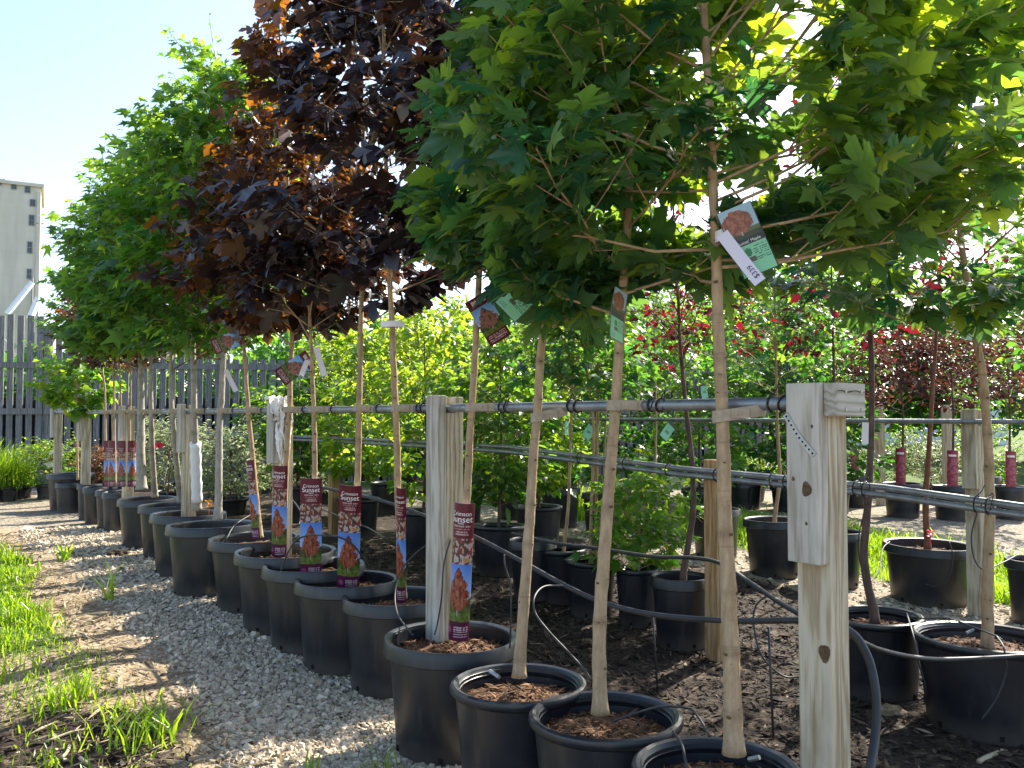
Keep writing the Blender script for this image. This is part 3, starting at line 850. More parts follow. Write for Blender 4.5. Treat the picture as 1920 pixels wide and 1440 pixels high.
    tint = np.clip(rng.normal(tint_mu, 0.20, n) + 0.20 * (S[:, 2] - z0) / (z1 - z0) - 0.08, 0, 1)  # tint climbs the crown: shade painted in below, sunlit tone above
    var = rng.integers(0, len(tmpl), n)
    # a leaf is cut where the photograph's frame shows nothing in its way of the lens
    dcam = np.linalg.norm(pos - CAMP, axis=1)
    keep = dcam > 0.8
    S, pos, fr, sz, tint, var, dcam, axis_xy, outw = [q_[keep] for q_ in (S, pos, fr, sz, tint, var, dcam, axis_xy, outw)]
    single = np.zeros(len(pos), bool)
    if parts:
        vis = np.where(in_view(pos))[0]
        order = vis[np.argsort(dcam[vis] / sz[vis] ** 0.5)]
        single[order[:parts]] = True
    rest = ~single
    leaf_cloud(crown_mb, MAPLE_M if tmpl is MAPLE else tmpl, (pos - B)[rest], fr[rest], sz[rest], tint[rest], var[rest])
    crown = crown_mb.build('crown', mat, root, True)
    crown['kind'] = 'stuff'
    for q_ in np.where(single)[0]:
        lv = min(3, int(tint[q_] * 4))
        o = bpy.data.objects.new('leaf', leaf_mesh(kind, tmpl, int(var[q_]), lv, mat))
        COL.objects.link(o); o.parent = crown
        m4 = np.eye(4); m4[:3, :3] = fr[q_] * sz[q_]; m4[:3, 3] = pos[q_] - B
        o.matrix_local = Matrix(m4.tolist())
    return root

# ------------------------------------------------------------------ pots
def make_pot(label, group, c, Rr, H, style, seed, near=True, soil=0.07, name='nursery_pot', ground_z=None):
    rng = np.random.default_rng(seed)
    zb = gzf(c[0], c[1]) - 0.004 if ground_z is None else ground_z
    root = empty(name, (c[0], c[1], zb), label, 'plant pot', group)
    root.rotation_euler = (rng.normal(0, 0.012), rng.normal(0, 0.012), rng.uniform(0, 6.28))
    sides = 48 if near else 24
    rb = Rr * 0.80
    if style == 'A':
        rw = Rr * 0.915
        body = [(0.0, 0.006), (rb * 0.93, 0.006), (rb * 0.985, 0.0), (rb, 0.012), (rb + (rw - rb) * 0.5, H * 0.5), (rw, H - 0.055), (rw - 0.002, H - 0.012), (rw - 0.006, H - 0.012), (rw - 0.006, H - 0.05), (rb - 0.004, 0.02), (0, 0.02)]
        rim = [(rw - 0.001, H - 0.056), (Rr - 0.004, H - 0.062), (Rr + 0.002, H - 0.058), (Rr - 0.002, H - 0.010), (Rr - 0.006, H), (Rr - 0.012, H + 0.001), (rw - 0.004, H - 0.006), (rw - 0.007, H - 0.02)]
    else:
        rw = Rr * 0.92
        body = [(0.0, 0.006), (rb * 0.93, 0.006), (rb * 0.985, 0.0), (rb, 0.012), (rb + (rw - rb) * 0.5, H * 0.5), (rw, H - 0.03), (rw - 0.006, H - 0.03), (rw - 0.009, H - 0.05), (rb - 0.004, 0.02), (0, 0.02)]
        rim = [(rw - 0.001, H - 0.034)]
        for k in range(9):
            t = math.pi * (1.25 - 1.6 * k / 8)
            rim.append((Rr - 0.016 + 0.017 * math.cos(math.pi - t), H - 0.016 + 0.017 * math.sin(t)))
        rim = [(rw - 0.001, H - 0.036), (Rr - 0.012, H - 0.036), (Rr - 0.003, H - 0.028), (Rr, H - 0.016), (Rr - 0.004, H - 0.005), (Rr - 0.014, H), (Rr - 0.025, H - 0.004), (Rr - 0.030, H - 0.014), (Rr - 0.033, H - 0.016), (Rr - 0.034, H - 0.026), (Rr - 0.037, H - 0.028), (rw - 0.009, H - 0.045)]
    mb = MB(); lathe(mb, body, sides, 0.006, rng); bo = mb.build('pot_body', M['pot'], root, True)
    rng2 = np.random.default_rng(seed)
    rng2.normal(0, 1, 2); 
    mb = MB(); lathe(mb, rim, sides, 0.004, rng); mb.build('rim', M['pot'], root, True)
    if near:
        mb = MB()
        for k in range(6):
            a = k * math.pi / 3 + 0.3
            d = np.array([math.cos(a), math.sin(a), 0.0]); t = np.array([-math.sin(a), math.cos(a), 0])
            cc = d * (rb + 0.002) + np.array([0, 0, 0.028])
            for (w_, h_, zz_) in ((0.016, 0.020, 0.0),):
                o_ = MB(); box(o_, cc, 0.008, w_, h_, d, t, (0, 0, 1))
                h = o_.build('drain_hole', M['crack'], root)
    # mulch surface with loose chips
    rs = rw - 0.012; zs = H - soil
    mb = MB()
    nr, na = (10, 30) if near else (4, 16)
    V = [(0, 0, zs + 0.015)]; 
    for i_ in range(1, nr + 1):
        for j_ in range(na):
            rr_ = rs * i_ / nr; a = 2 * math.pi * j_ / na
            V.append((rr_ * math.cos(a), rr_ * math.sin(a), zs + 0.015 * (1 - (i_ / nr) ** 2) + rng.normal(0, 0.004) * (i_ < nr)))
    F3 = [(0, 1 + j_, 1 + (j_ + 1) % na) for j_ in range(na)]
    F4 = [(1 + (i_ - 1) * na + j_, 1 + i_ * na + j_, 1 + i_ * na + (j_ + 1) % na, 1 + (i_ - 1) * na + (j_ + 1) % na) for i_ in range(1, nr) for j_ in range(na)]
    mb.add(V, F3, F4, tint=np.clip(rng.normal(0.35, 0.15, len(V)), 0, 1))
    nc = (650 if c[1] < 5 else 300) if near else 60
    rr_ = rs * np.sqrt(rng.uniform(0, 0.96, nc)); a = rng.uniform(0, 6.28, nc)
    L = np.exp(rng.normal(math.log(0.011), 0.45, nc)) * (1 if near else 1.8)
    pos = np.stack([rr_ * np.cos(a), rr_ * np.sin(a), zs + 0.015 * (1 - (rr_ / rs) ** 2) + 0.3 * L], -1)
    scatter_bits(mb, pos, np.stack([L, L * 0.28, L * 0.14], -1), rng, 0.4, rng.beta(2, 2, nc))
    mb.build('mulch', M['potmulch'], root)
    return root

def solve_pot(px, py, H):
    """where the middle of a pot's rim, H above the ground, lies"""
    p = on_ground(px, py, H)
    return p.x, p.y

ORD = ['first', 'second', 'third', 'fourth', 'fifth', 'sixth', 'seventh', 'eighth', 'ninth', 'tenth', 'eleventh', 'twelfth', 'thirteenth', 'fourteenth', 'fifteenth', 'sixteenth', 'seventeenth', 'eighteenth', 'nineteenth', 'twentieth']
#         rim px  py  width  H   style
POTS1 = [(1345, 1432, 312, .42, 'B'), (1137, 1335, 286, .42, 'B'), (974, 1275, 254, .42, 'B'), (845, 1190, 250, .45, 'A'),
         (742, 1115, 202, .44, 'A'), (650, 1083, 192, .44, 'A'), (590, 1056, 190, .44, 'A'), (537, 1030, 186, .44, 'A'),
         (479, 1005, 166, .44, 'A'), (398, 981, 162, .47, 'A'), (353, 961, 136, .45, 'A'), (312, 945, 98, .44, 'A'),
         (277, 933, 105, .44, 'A'), (219, 922, 52, .40, 'A'), (205, 918, 48, .40, 'A'), (180, 912, 44, .40, 'A'), (168, 907, 44, .40, 'A'),
         (131, 904, 50, .36, 'A'), (133, 887, 84, .45, 'A')]
pot1 = []
for i, (px, py, w, H, st) in enumerate(POTS1):
    x, y = solve_pot(px, py, H)
    Rr = w / FPX * math.hypot(y, 0) / 2
    pot1.append((x, y, Rr, H))
    if i < 3: lab = 'black round rimmed nursery pot, %s from the near end post in the front row' % ORD[i]
    elif i == 3: lab = 'large black band rimmed pot of the nearest tree with a maroon sleeve'
    elif i == 17: lab = 'small black pot at the far end of the front row, beside the tallest pot there'
    elif i == 18: lab = 'tall black pot at the very far end of the front row by the fence'
    else: lab = 'black band rimmed nursery pot, %s from the near end of the front row' % ORD[i]
    make_pot(lab, 'pots of the front row', (x, y), Rr, H, st, 40 + i, near=i < 11)
    print('pot', i + 1, round(x, 2), round(y, 2), 'R', round(Rr, 3), 's,q', [round(float(k), 2) for k in sq(x, y)])

# ------------------------------------------------------------------ front row: posts and pipe rail
ax_n = Vector((NROW[0], NROW[1], 0)); ax_d = Vector((DROW[0], DROW[1], 0)); ax_z = Vector((0, 0, 1))
RAIL_Z = 1.392
TH, WD = 0.043, 0.098
def local(o, p): return Vector(tuple(p)) - o.location
def make_post(s, label, short=True, top=1.445, q=0.0, name='rail_post', detail=False, slot=True):
    b = rowpt(s, q); b.z = gzf(b.x, b.y) - 0.03
    root = empty(name, b, label, 'post', 'rail posts of the front row')
    zl = 0.97 + (0.10 if s > 1 else 0) if short else b.z
    for k, (qq, z0_, z1_) in enumerate(((-TH - 0.001, zl, top), (0, b.z, RAIL_Z - 0.022), (TH + 0.001, b.z, top - 0.006))):
        c = rowpt(s, q + qq); c.z = (z0_ + z1_) / 2
        board('plank', M['wood_grey' if k == 0 else 'wood'], root, c, TH, WD, z1_ - z0_, ax_n, ax_d, ax_z)
    if detail:
        # block across the end, with screws
        c = rowpt(s - WD / 2 - 0.021, q + 0.024); c.z = top - 0.045
        blk = board('cross_block', M['wood_grey'], root, c, 0.088, 0.040, 0.135, ax_z, -ax_d, ax_n)
        for (dn, dz) in ((-0.028, 0.022), (0.046, 0.022), (-0.028, -0.026), (0.046, -0.026)):
            mb = MB(); p0 = c - ax_d * 0.0195 + ax_n * dn + ax_z * dz
            tube(mb, [local(root, p0), local(root, p0 - ax_d * 0.0025)], 0.0048, 10)
            mb.build('screw', M['steel'], root)
        mb = MB()
        pts = [c - ax_d * 0.0203 + ax_n * t + ax_z * (0.022 + 0.002 * math.sin(t * 90)) for t in np.linspace(-0.066, 0.064, 12)]
        tube(mb, [local(root, p) for p in pts], [0.0006, .0011, .0013, .0010, .0012, .0016, .0012, .001, .0012, .001, .0008, .0004], 5)
        mb.build('crack', M['crack'], root)
        # perforated metal strap on the left plank
        mb = MB(); fl = -TH * 1.5 - 0.001
        a = rowpt(s + WD / 2, q + fl - 0.0022); a.z = 1.362
        e = rowpt(s - WD / 2 + 0.012, q + fl - 0.0022); e.z = 1.255
        dv = (e - a); Ln = dv.length; dv.normalize(); nv = -ax_n; wv = nv.cross(dv)
        mid = (a + e) / 2 - wv * 0.006
        path = smooth_path([a, mid, e], 10)
        for i_ in range(len(path) - 1):
            p, p2 = Vector(path[i_]), Vector(path[i_ + 1])
            d2 = (p2 - p); l2 = d2.length; d2.normalize(); w2 = nv.cross(d2)
            box(mb, local(root, (p + p2) / 2), l2 * 1.02, 0.017, 0.002, d2, w2, nv)
        st = mb.build('metal_strap', M['strapmetal'], root)
        for i_ in range(1, len(path) - 1, 2):
            mb = MB(); p = Vector(path[i_]) + nv * 0.0008
            tube(mb, [local(root, p), local(root, p + nv * 0.0008)], 0.0030, 8); mb.build('strap_hole', M['crack'], root)
        # knots, nail holes
        for (ds, qq, z_, r_) in ((-0.012, fl, 1.165, 0.016), (-0.03, fl, 1.33, 0.004), (0.028, fl, 1.19, 0.005), (-0.01, fl, 1.075, 0.004), (-0.03, -TH / 2, 0.735, 0.019), (0.0, -TH / 2, 0.42, 0.004)):
            mb = MB(); p = rowpt(s + ds, q + qq); p.z = z_
            a_ = ax_d; 
            V = [local(root, p - ax_n * 0.0012)]; F = []
            for k in range(14):
                t = k * 2 * math.pi / 14; rr = r_ * (1 + 0.12 * math.sin(3 * t + z_ * 9))
                V.append(local(root, p - ax_n * 0.0008 + ax_d * rr * math.cos(t) * 0.9 + ax_z * rr * 1.25 * math.sin(t)))
                F.append((0, 1 + k, 1 + (k + 1) % 14))
            mb.add([tuple(v) for v in V], F); mb.build('knot', M['knot'], root)
    return root
s_posts = [0.0, 1.83, 3.67, 5.52, 7.4, 9.3, 11.0]
plab = ['weathered triple plank post with a cross block at the near end of the rail', 'weathered plank post behind the pot of the nearest maroon sleeve', 'weathered plank post draped with white fleece', 'weathered plank post beside the white wrapped trunk', 'weathered plank post among the thick grey trunks', 'weathered plank post beside the four far sleeved trunks', 'weathered plank post behind the small lollipop tree']
for k, s in enumerate(s_posts):
    make_post(s, plab[k], short=(k != 1), detail=(k == 0))

def rail(name, label, group, pts, rad, zt=(), zt_q=0.0):
    """one pipe as a thing, its zip ties as parts"""
    root = empty(name, Vector(tuple(pts[0])), label, 'rail', group)
    mb = MB(); P = []
    for a_, b_ in zip(pts[:-1], pts[1:]):
        for t in np.linspace(0, 1, 12)[:-1]: P.append(Vector(tuple(a_)).lerp(Vector(tuple(b_)), t))
    P.append(Vector(tuple(pts[-1])))
    tube(mb, [local(root, p) for p in P], rad, 14)
    mb.build('pipe', M['pipe'], root, True)
    return root
def zip_tie(root, c, d, rad, tail=0.07, seed=0):
    r = random.Random(seed)
    a, b = frame_of(d); mb = MB(); c = np.array(tuple(local(root, c)))
    pts = [c + rad * (math.cos(t) * a + math.sin(t) * b) for t in np.linspace(0, 2 * math.pi, 15)]
    tube(mb, pts, 0.0035, 5)
    e = pts[3]
    tube(mb, smooth_path([e, e + np.array([0.01, -0.02, 0.02]), e + np.array([r.uniform(-.02, .03), -0.02, r.choice((-1, 1)) * tail])], 4), 0.0022, 4)
    mb.build('zip_tie', M['tie'], root, True)
r1 = rail('rail_pipe', 'long galvanised pipe rail tied to the front row of trunks', None, [rowpt(-0.03, 0, RAIL_Z), rowpt(5.5, 0, RAIL_Z - 0.006), rowpt(11.05, 0, RAIL_Z)], 0.0185)

# ------------------------------------------------------------------ front row: trees
def px_axis(pts, Ys):
    return [at(px, py, Y_) for (px, py), Y_ in zip(pts, Ys)]
TR1 = [  # trunk pixels from the soil up
    [(1377, 1415), (1372, 1290), (1368, 1160), (1362, 1000), (1358, 870), (1355, 775), (1350, 620), (1346, 480), (1338, 300), (1330, 150), (1322, 0)],
    [(1126, 1338), (1123, 1230), (1128, 1100), (1138, 960), (1147, 840), (1155, 755), (1163, 620), (1173, 500), (1178, 420), (1186, 250), (1190, 50)],
    [(973, 1270), (979, 1180), (989, 1050), (996, 950), (1003, 840), (1012, 755), (1019, 650), (1026, 600), (1036, 450), (1042, 250), (1046, 50)],
    [(858, 1190), (864, 1060), (873, 935), (880, 810), (885, 760), (892, 620), (900, 470), (905, 300), (908, 100), (910, -60)],
    [(755, 1120), (751, 1000), (747, 900), (744, 780), (738, 650), (733, 540), (728, 420), (725, 250), (722, 60), (720, -60)],
    [(662, 1085), (667, 980), (671, 885), (672, 780), (674, 600), (678, 480), (680, 300), (676, 100), (674, -40)],
    [(588, 1062), (589, 980), (590, 885), (588, 770), (582, 660), (578, 560), (580, 400), (585, 200), (588, 20)],
    [(527, 1036), (531, 960), (535, 870), (540, 770), (541, 720), (545, 600), (540, 450), (530, 250), (522, 100), (515, 0)],
    [(488, 1008), (482, 940), (475, 860), (466, 770), (457, 650), (452, 560), (456, 420), (468, 300), (476, 200), (482, 120)],
    [(408, 975), (410, 900), (412, 800), (418, 690), (424, 560), (430, 400), (440, 250), (448, 140), (455, 70)],
    [(370, 955), (367, 850), (364, 770), (363, 650), (368, 480), (380, 300), (392, 180), (402, 95)],
    [(338, 940), (330, 860), (324, 790), (320, 740), (322, 600), (328, 420), (335, 250), (340, 160)],
    [(290, 930), (286, 860), (283, 790), (281, 720), (281, 560), (283, 380), (285, 240), (287, 155)],
    [(266, 917), (265, 850), (265, 770), (265, 700), (258, 540), (240, 380), (228, 280), (222, 210)],
    [(241, 912), (243, 850), (244, 780), (246, 720), (246, 620), (240, 540)],
    [(229, 910), (228, 850), (226, 780), (225, 720), (222, 620), (205, 540)],
    [(216, 908), (215, 850), (214, 780), (213, 720), (205, 600), (190, 500)],
    [(198, 905), (198, 850), (198, 780), (197, 720), (175, 600), (160, 480)],
    [(146, 900), (145, 850), (144, 800), (143, 770), (143, 720), (142, 690)],
]
trunk_rail = []
axes1 = []
for i, pts in enumerate(TR1):
    x, y, Rr, H = pot1[min(i, 18)]
    zsoil = gzf(x, y) + H - 0.065
    if i >= 13 and i <= 17:                      # pots behind are hidden; stand on the row line
        s_ = s_at_px(pts[0][0], -0.05); yb = rowpt(s_, -0.05).y
    else: yb = y
    pr = min(pts, key=lambda p: abs(p[1] - 772))
    sr = s_at_px(pr[0], -0.062); yr = rowpt(sr, -0.062).y
    if i > 12: yb = yr
    y0_, y1_ = pts[0][1], pr[1]
    Ys = [yb + (yr - yb) * min(1.0, (y0_ - p[1]) / (y0_ - y1_)) for p in pts]
    axis = px_axis(pts, Ys)
    axis[0].z = min(axis[0].z, axis[1].z - 0.05)
    axes1.append(axis); trunk_rail.append((sr, yr))

# name, mat, templates, leaf size, r0, r1, z0, z1, R, bark, nb, per, parts
def top_of(axis, dz): 
    a, b = axis[-2], axis[-1]; d = (b - a).normalized()
    return axis + [b + d * dz]
green = 'green maples of the front row'
dark = 'purple leaved maples of the front row'
tree_label = ['green maple beside the near end post, with a white price tape on its trunk', 'green maple second from the near end post, bare tan trunk', 'green maple third from the near end post, leaning slightly right',
  'purple leaved maple wrapped in the nearest maroon sleeve', 'purple leaved maple with a white ring tag below its fork', 'purple maple behind the nearer of the two wide flat sleeves', 'purple maple behind the farther of the two wide flat sleeves',
  'purple maple in front of the fleece draped post', 'purple maple leaning left with a narrow blue sleeve, leftmost of the near purple ones', 'pale trunked green maple just left of the purple ones',
  'green maple with a white wrapped trunk', 'green maple with a short forked trunk just left of the white wrapped one', 'slim green maple beside the thickest grey trunk', 'green maple with the thickest grey trunk in the far front row']
for i in range(14):
    ax = axes1[i]
    if i < 3:
        ax = top_of(ax, (3.2, 3.55, 3.65)[i] - ax[-1].z)
        grow_tree('maple_tree', tree_label[i], 'tree', green, ax, (0.0255, 0.0235, 0.022)[i], 0.006, (1.74, 1.68, 1.66)[i], (3.15, 3.5, 3.5)[i], (0.92, 0.60, 0.42)[i], M['maple'], MAPLE, 'maple', 0.093, 500 + i, 'bark', droop=.12, shoots=(6, 3, 3)[i], tint_mu=(.70, .46, .46)[i], clear=(R_(-105), .62) if i == 0 else None, nb=(36, 34, 34)[i], per=6, parts=300, twigs=(4, 5), el=(10, 58), prof='cone' if i == 0 else 'maple')  # first crown's higher tint paints sun glow into its leaves
    elif i < 9:
        zt = (4.1, 4.2, 3.7, 2.6, 3.7, 3.1)[i - 3]
        if ax[-1].z < zt: ax = top_of(ax, zt - ax[-1].z)
        if i == 7: ax = [p for p in ax if p.z < 4.0] + [at(520, -30, ax[-1].y)]
        elif ax[-1].z > zt + .1: ax = [p for p in ax if p.z < zt - .1] + [Vector((*interp_axis(ax, zt)[0],))]
        grow_tree('purple_maple_tree', tree_label[i], 'tree', dark, ax, 0.0195, 0.004, (1.92, 1.84, 1.76, 1.74, 1.74, 1.8)[i - 3], zt, (0.56, 0.58, 0.44, 0.46, 0.46, 0.56)[i - 3], M['purple'], MAPLE_M, 'purple', 0.092, 520 + i, 'bark', nb=(24, 24, 20, 19, 22, 22)[i - 3], per=4, parts=240, twigs=(4, 6), el=(28, 72), prof='cone', droop=0.5, tint_mu=(.22, .22, .26, .40, .66, .62)[i - 3], top_shoot=.3 if i != 7 else .2, shoots=(2, 2, 3, 5, 7, 7)[i - 3])
    else:
        zt = ax[-1].z - (.22, .58, .72, .85, 1.0)[i - 9]
        ax = [p for p in ax if p.z < zt] + [Vector((*interp_axis(ax, zt + .15)[0],))]
        grow_tree('green_maple_tree', tree_label[i], 'tree', 'green maples at the far end of the front row', ax, (0.027, 0.03, 0.026, 0.027, 0.042)[i - 9], 0.004, (1.72, 1.72, 1.7, 1.72, 1.75)[i - 9], zt, (0.62, 0.70, 0.70, 0.72, 0.74)[i - 9], M['emerald'], MAPLE_S, 'emerald', 0.092, 540 + i, 'bark_grey', tint_mu=.68, shoots=14, nb=36, per=8, parts=160, twigs=(5, 6), el=(28, 68), droop=0.35)
far_lab = ['slim purple maple, first of the four far trunks with sleeves', 'slim purple maple, second of the four far trunks with sleeves', 'slim purple maple, third of the four far trunks with sleeves', 'slim purple maple, leftmost of the four far trunks with sleeves']
for k in range(4):
    ax = axes1[14 + k]
    grow_tree('purple_maple_tree', far_lab[k], 'tree', dark, ax, 0.014, 0.004, 1.72, ax[-1].z, 0.36, M['purple'], MAPLE_S, 'purple_far', 0.085, 560 + k, 'bark', nb=10, per=4, twigs=(3, 4), el=(20, 60))
ax = axes1[18]
grow_tree('lollipop_tree', 'small round headed lime green tree on three slender stems at the row end', 'tree', None, ax, 0.012, 0.008, 1.38, 2.05, 0.38, M['lime'], HEART, 'lime', 0.085, 580, 'bark', nb=20, per=5, prof='round', twigs=(3, 4), el=(0, 50), top_shoot=0.15)

# far green crown closing the row's left outline
ax = [rowpt(10.0, 0.5, 0.25), rowpt(10.0, 0.45, 1.5), rowpt(10.1, 0.3, 2.4), rowpt(10.2, 0.3, 3.1)]
grow_tree('green_maple_tree', 'green maple closing the left outline of the row, behind the slim trunks', 'tree', 'green maples at the far end of the front row', ax, 0.03, 0.004, 1.75, 3.0, 0.68, M['emerald'], MAPLE_S, 'emerald', 0.085, 590, 'bark_grey', nb=30, per=6, twigs=(4, 6), el=(28, 66))

# ------------------------------------------------------------------ straps that tie trunks to the rail
def strap(label, p_tr, p_rail, r_t, r_r, h=0.034, tilt=0.0, seed=0):
    """flat band looped round trunk and pipe"""
    root = tagp(bpy.data.objects.new('tie_strap', None), label, 'strap', 'tan straps tying trunks to the front rail')
    COL.objects.link(root); root.location = p_tr
    d = Vector((p_rail.x - p_tr.x, p_rail.y - p_tr.y, 0)); L = d.length; d.normalize()
    n = Vector((-d.y, d.x, 0))
    pts = []
    for t in np.linspace(-math.pi / 2, -math.pi * 1.5, 13): pts.append(d * (r_t * math.cos(t)) + n * (r_t * math.sin(t)))
    for t in np.linspace(math.pi / 2, -math.pi / 2, 13): pts.append(d * (L + r_r * math.cos(t)) + n * (r_r * math.sin(t)))
    mb = MB(); V = []
    k = len(pts)
    for i, p in enumerate(pts):
        w = p.dot(d) / L
        lift = Vector((0, 0, tilt * (1 - w)))
        q = p.normalized() if p.length > 1e-6 else d
        c = d * min(max(p.dot(d), 0), L); o = (p - c); o = o.normalized()
        for (oo, zz) in ((0.0, -h / 2), (0.0032, -h / 2), (0.0032, h / 2), (0.0, h / 2)):
            V.append(p + o * oo + Vector((0, 0, zz)) + lift)
    F = []
    for i in range(k):
        j = (i + 1) % k
        for m in range(4):
            m2 = (m + 1) % 4
            F.append((i * 4 + m, i * 4 + m2, j * 4 + m2, j * 4 + m))
    mb.add([tuple(v) for v in V], None, F); mb.build('band', M['band'], root)
    # free end with a button
    mb = MB(); e = d * (L * 0.5) - n * (max(r_t, r_r) + 0.005)
    box(mb, e + Vector((0, 0, tilt * .5)), 0.05, 0.003, h * 0.8, d, n, (0, 0, 1)); mb.build('strap_end', M['band'], root)
    mb = MB(); tube(mb, [e - n * 0.001 + Vector((0, 0, tilt * .5)), e - n * 0.005 + Vector((0, 0, tilt * .5))], 0.006, 8); mb.build('button', M['band'], root)
    return root
who = ['first', 'second', 'third', 'fourth', 'fifth', 'sixth', 'seventh', 'eighth', 'ninth', 'tenth', 'eleventh', 'twelfth', 'thirteenth', 'fourteenth', 'fifteenth', 'sixteenth', 'seventeenth', 'eighteenth']
for i in range(18):
    p = interp_axis(axes1[i], RAIL_Z - (0.02 if i in (0, 2) else 0.0))[0]
    pt = Vector(p)
    pr_s = sq(pt.x, pt.y)[0]
    side = 0.055 + (0.05 if i % 3 == 0 else 0.02)
    pr = rowpt(pr_s - side * 0.7, 0.0, RAIL_Z)
    strap('tan rubber strap round the %s trunk from the near end post' % who[i], pt, pr, 0.027 if i < 3 else 0.023 if i < 13 else 0.03, 0.021, tilt=(-0.014, -0.0, -0.018, 0, 0, .004)[i] if i < 6 else 0.0)
    if i < 12:
        zip_tie(r1, rowpt(pr_s - side * 0.7 - 0.05, 0.0, RAIL_Z), ax_d, 0.0215, 0.06, i)
        if i < 5: zip_tie(r1, rowpt(pr_s - side * 0.7 - 0.09, 0.0, RAIL_Z), ax_d + Vector((0.2, 0, 0.2)), 0.0225, 0.05, i + 40)

# ------------------------------------------------------------------ printed sleeves and hang tags
def vnoise(u, v, seed=0):
    s = np.sin(u * 127.1 + v * 311.7 + seed * 17.3) * 43758.5453
    return s - np.floor(s)
def cells(u, v, k, seed=0):
    return vnoise(np.floor(u * k), np.floor(v * k), seed)
def sm_noise(u, v, k, seed=0):
    a, b = u * k, v * k
    i, j = np.floor(a), np.floor(b); f, g = a - i, b - j
    f = f * f * (3 - 2 * f); g = g * g * (3 - 2 * g)
    return (vnoise(i, j, seed) * (1 - f) + vnoise(i + 1, j, seed) * f) * (1 - g) + (vnoise(i, j + 1, seed) * (1 - f) + vnoise(i + 1, j + 1, seed) * f) * g
def put(C, m, col):
    C[m] = col
MAROON = (0.105, 0.009, 0.022); PLUM = (0.085, 0.009, 0.042)
def tree_picture(C, m, u, v, crown, sky0=(0.07, 0.19, 0.58), sky1=(0.36, 0.55, 0.85), ground=(0.07, 0.10, 0.02), leaf0=(0.13, 0.025, 0.016), leaf1=(0.27, 0.065, 0.035)):
    """a printed photo of a single tree; u across, v 0 top - 1 bottom inside the mask"""
    n1 = sm_noise(u, v, 14, 3) * .5 + sm_noise(u, v, 30, 5) * .5
    for c in range(3):
        C[..., c] = np.where(m, sky0[c] + (sky1[c] - sky0[c]) * np.clip(v * 1.2, 0, 1), C[..., c])
    back = m & (v > 0.62 + 0.14 * (sm_noise(u, u * 0, 9, 2) - .5) - 0.25 * np.clip(np.abs(u - .5) - .25, 0, 1))
    put(C, back, (0.035, 0.06, 0.02))
    put(C, back & (n1 > .55), (0.09, 0.12, 0.03))
    gr = m & (v > 0.85); put(C, gr, ground); put(C, gr & (n1 > .5), tuple(k * 1.8 for k in ground))
    tr = m & (np.abs(u - .5) < .025) & (v > .6) & (v < .9); put(C, tr, (0.30, 0.24, 0.2))
    w = crown * np.clip((v - 0.05) / 0.5, 0, 1) ** 0.7 * np.clip((0.80 - v) / 0.15, 0, 1) ** 0.5
    cr = m & (np.abs(u - .5) < w * (0.55 + 0.95 * n1)) & (v > 0.05) & (v < .8)
    put(C, cr, leaf0); put(C, cr & (n1 > .45), leaf1); put(C, cr & (n1 > .70), (0.32, 0.14, 0.09)); put(C, cr & (n1 < .28), (0.06, 0.03, 0.02))
def sleeve_paint(nu, nv):
    u, v = np.meshgrid((np.arange(nu) + .5) / nu, (np.arange(nv) + .5) / nv, indexing='xy')
    C = np.zeros((nv, nu, 3)); C[:] = MAROON
    for (va, a_, b_) in ((.165, .2, .84), (.185, .22, .8), (.205, .3, .72), (.225, .25, .78)):
        m = (np.abs(v - va) < .0045) & (u > a_) & (u < b_) & (cells(u, v, 46, 4) > .25); put(C, m, (0.42, .28, .28))
    m = (v > .255) & (v < .44)                               # leaf close-up
    n1 = sm_noise(u, v * 3, 9, 1); n2 = sm_noise(u, v * 3, 18, 8)
    put(C, m, (0.10, .035, .03)); put(C, m & (n1 > .5), (.24, .04, .05)); put(C, m & (n2 > .62), (.40, .30, .27)); put(C, m & (n2 < .25), (.04, .05, .03)); put(C, m & (v > .37) & (n1 > .6), (.38, .36, .36)); put(C, m & (n1 > .75) & (n2 > .5), (.42, .2, .05))
    m = (v >= .44) & (v < .86)
    tree_picture(C, m, u, (v - .44) / .42, 0.40)
    m = v >= .86; put(C, m, PLUM)
    put(C, m & (((u - .2) / .11) ** 2 + ((v - .925) / .026) ** 2 < 1), (.30, .06, .14))
    for va in (.90, .917, .934, .951, .968):
        mm_ = m & (np.abs(v - va) < .004) & (u > .4) & (u < .92) & (cells(u, v, 40, 9) > .2); put(C, mm_, (.5, .38, .42))
    return C
def paint_mesh(name, P, C):
    """grid of (nv+1, nu+1) points with one printed colour per cell"""
    nv, nu = C.shape[:2]
    i, j = np.meshgrid(np.arange(nv), np.arange(nu), indexing='ij'); w = nu + 1
    F4 = np.stack([i * w + j, (i + 1) * w + j, (i + 1) * w + j + 1, i * w + j + 1], -1).reshape(-1, 4)
    mb = MB(); mb.add(P.reshape(-1, 3), None, F4)
    me = mb.mesh(name, M['print'], True)
    a = me.color_attributes.new('Col', 'FLOAT_COLOR', 'CORNER')
    c4 = np.ones((nv * nu, 4, 4), np.float32); c4[:, :, :3] = C.reshape(-1, 1, 3)
    a.data.foreach_set('color', c4.ravel())
    return me
def text_verts(body, size):
    cu = bpy.data.curves.new('lettering', 'FONT'); cu.body = body; cu.size = size; cu.align_x = 'CENTER'; cu.align_y = 'CENTER'
    o = bpy.data.objects.new('lettering', cu); COL.objects.link(o)
    bpy.context.view_layer.update()
    me = bpy.data.meshes.new_from_object(o.evaluated_get(bpy.context.evaluated_depsgraph_get()))
    bpy.data.objects.remove(o); bpy.data.curves.remove(cu)
    return me
SLEEVE_C = sleeve_paint(44, 170)
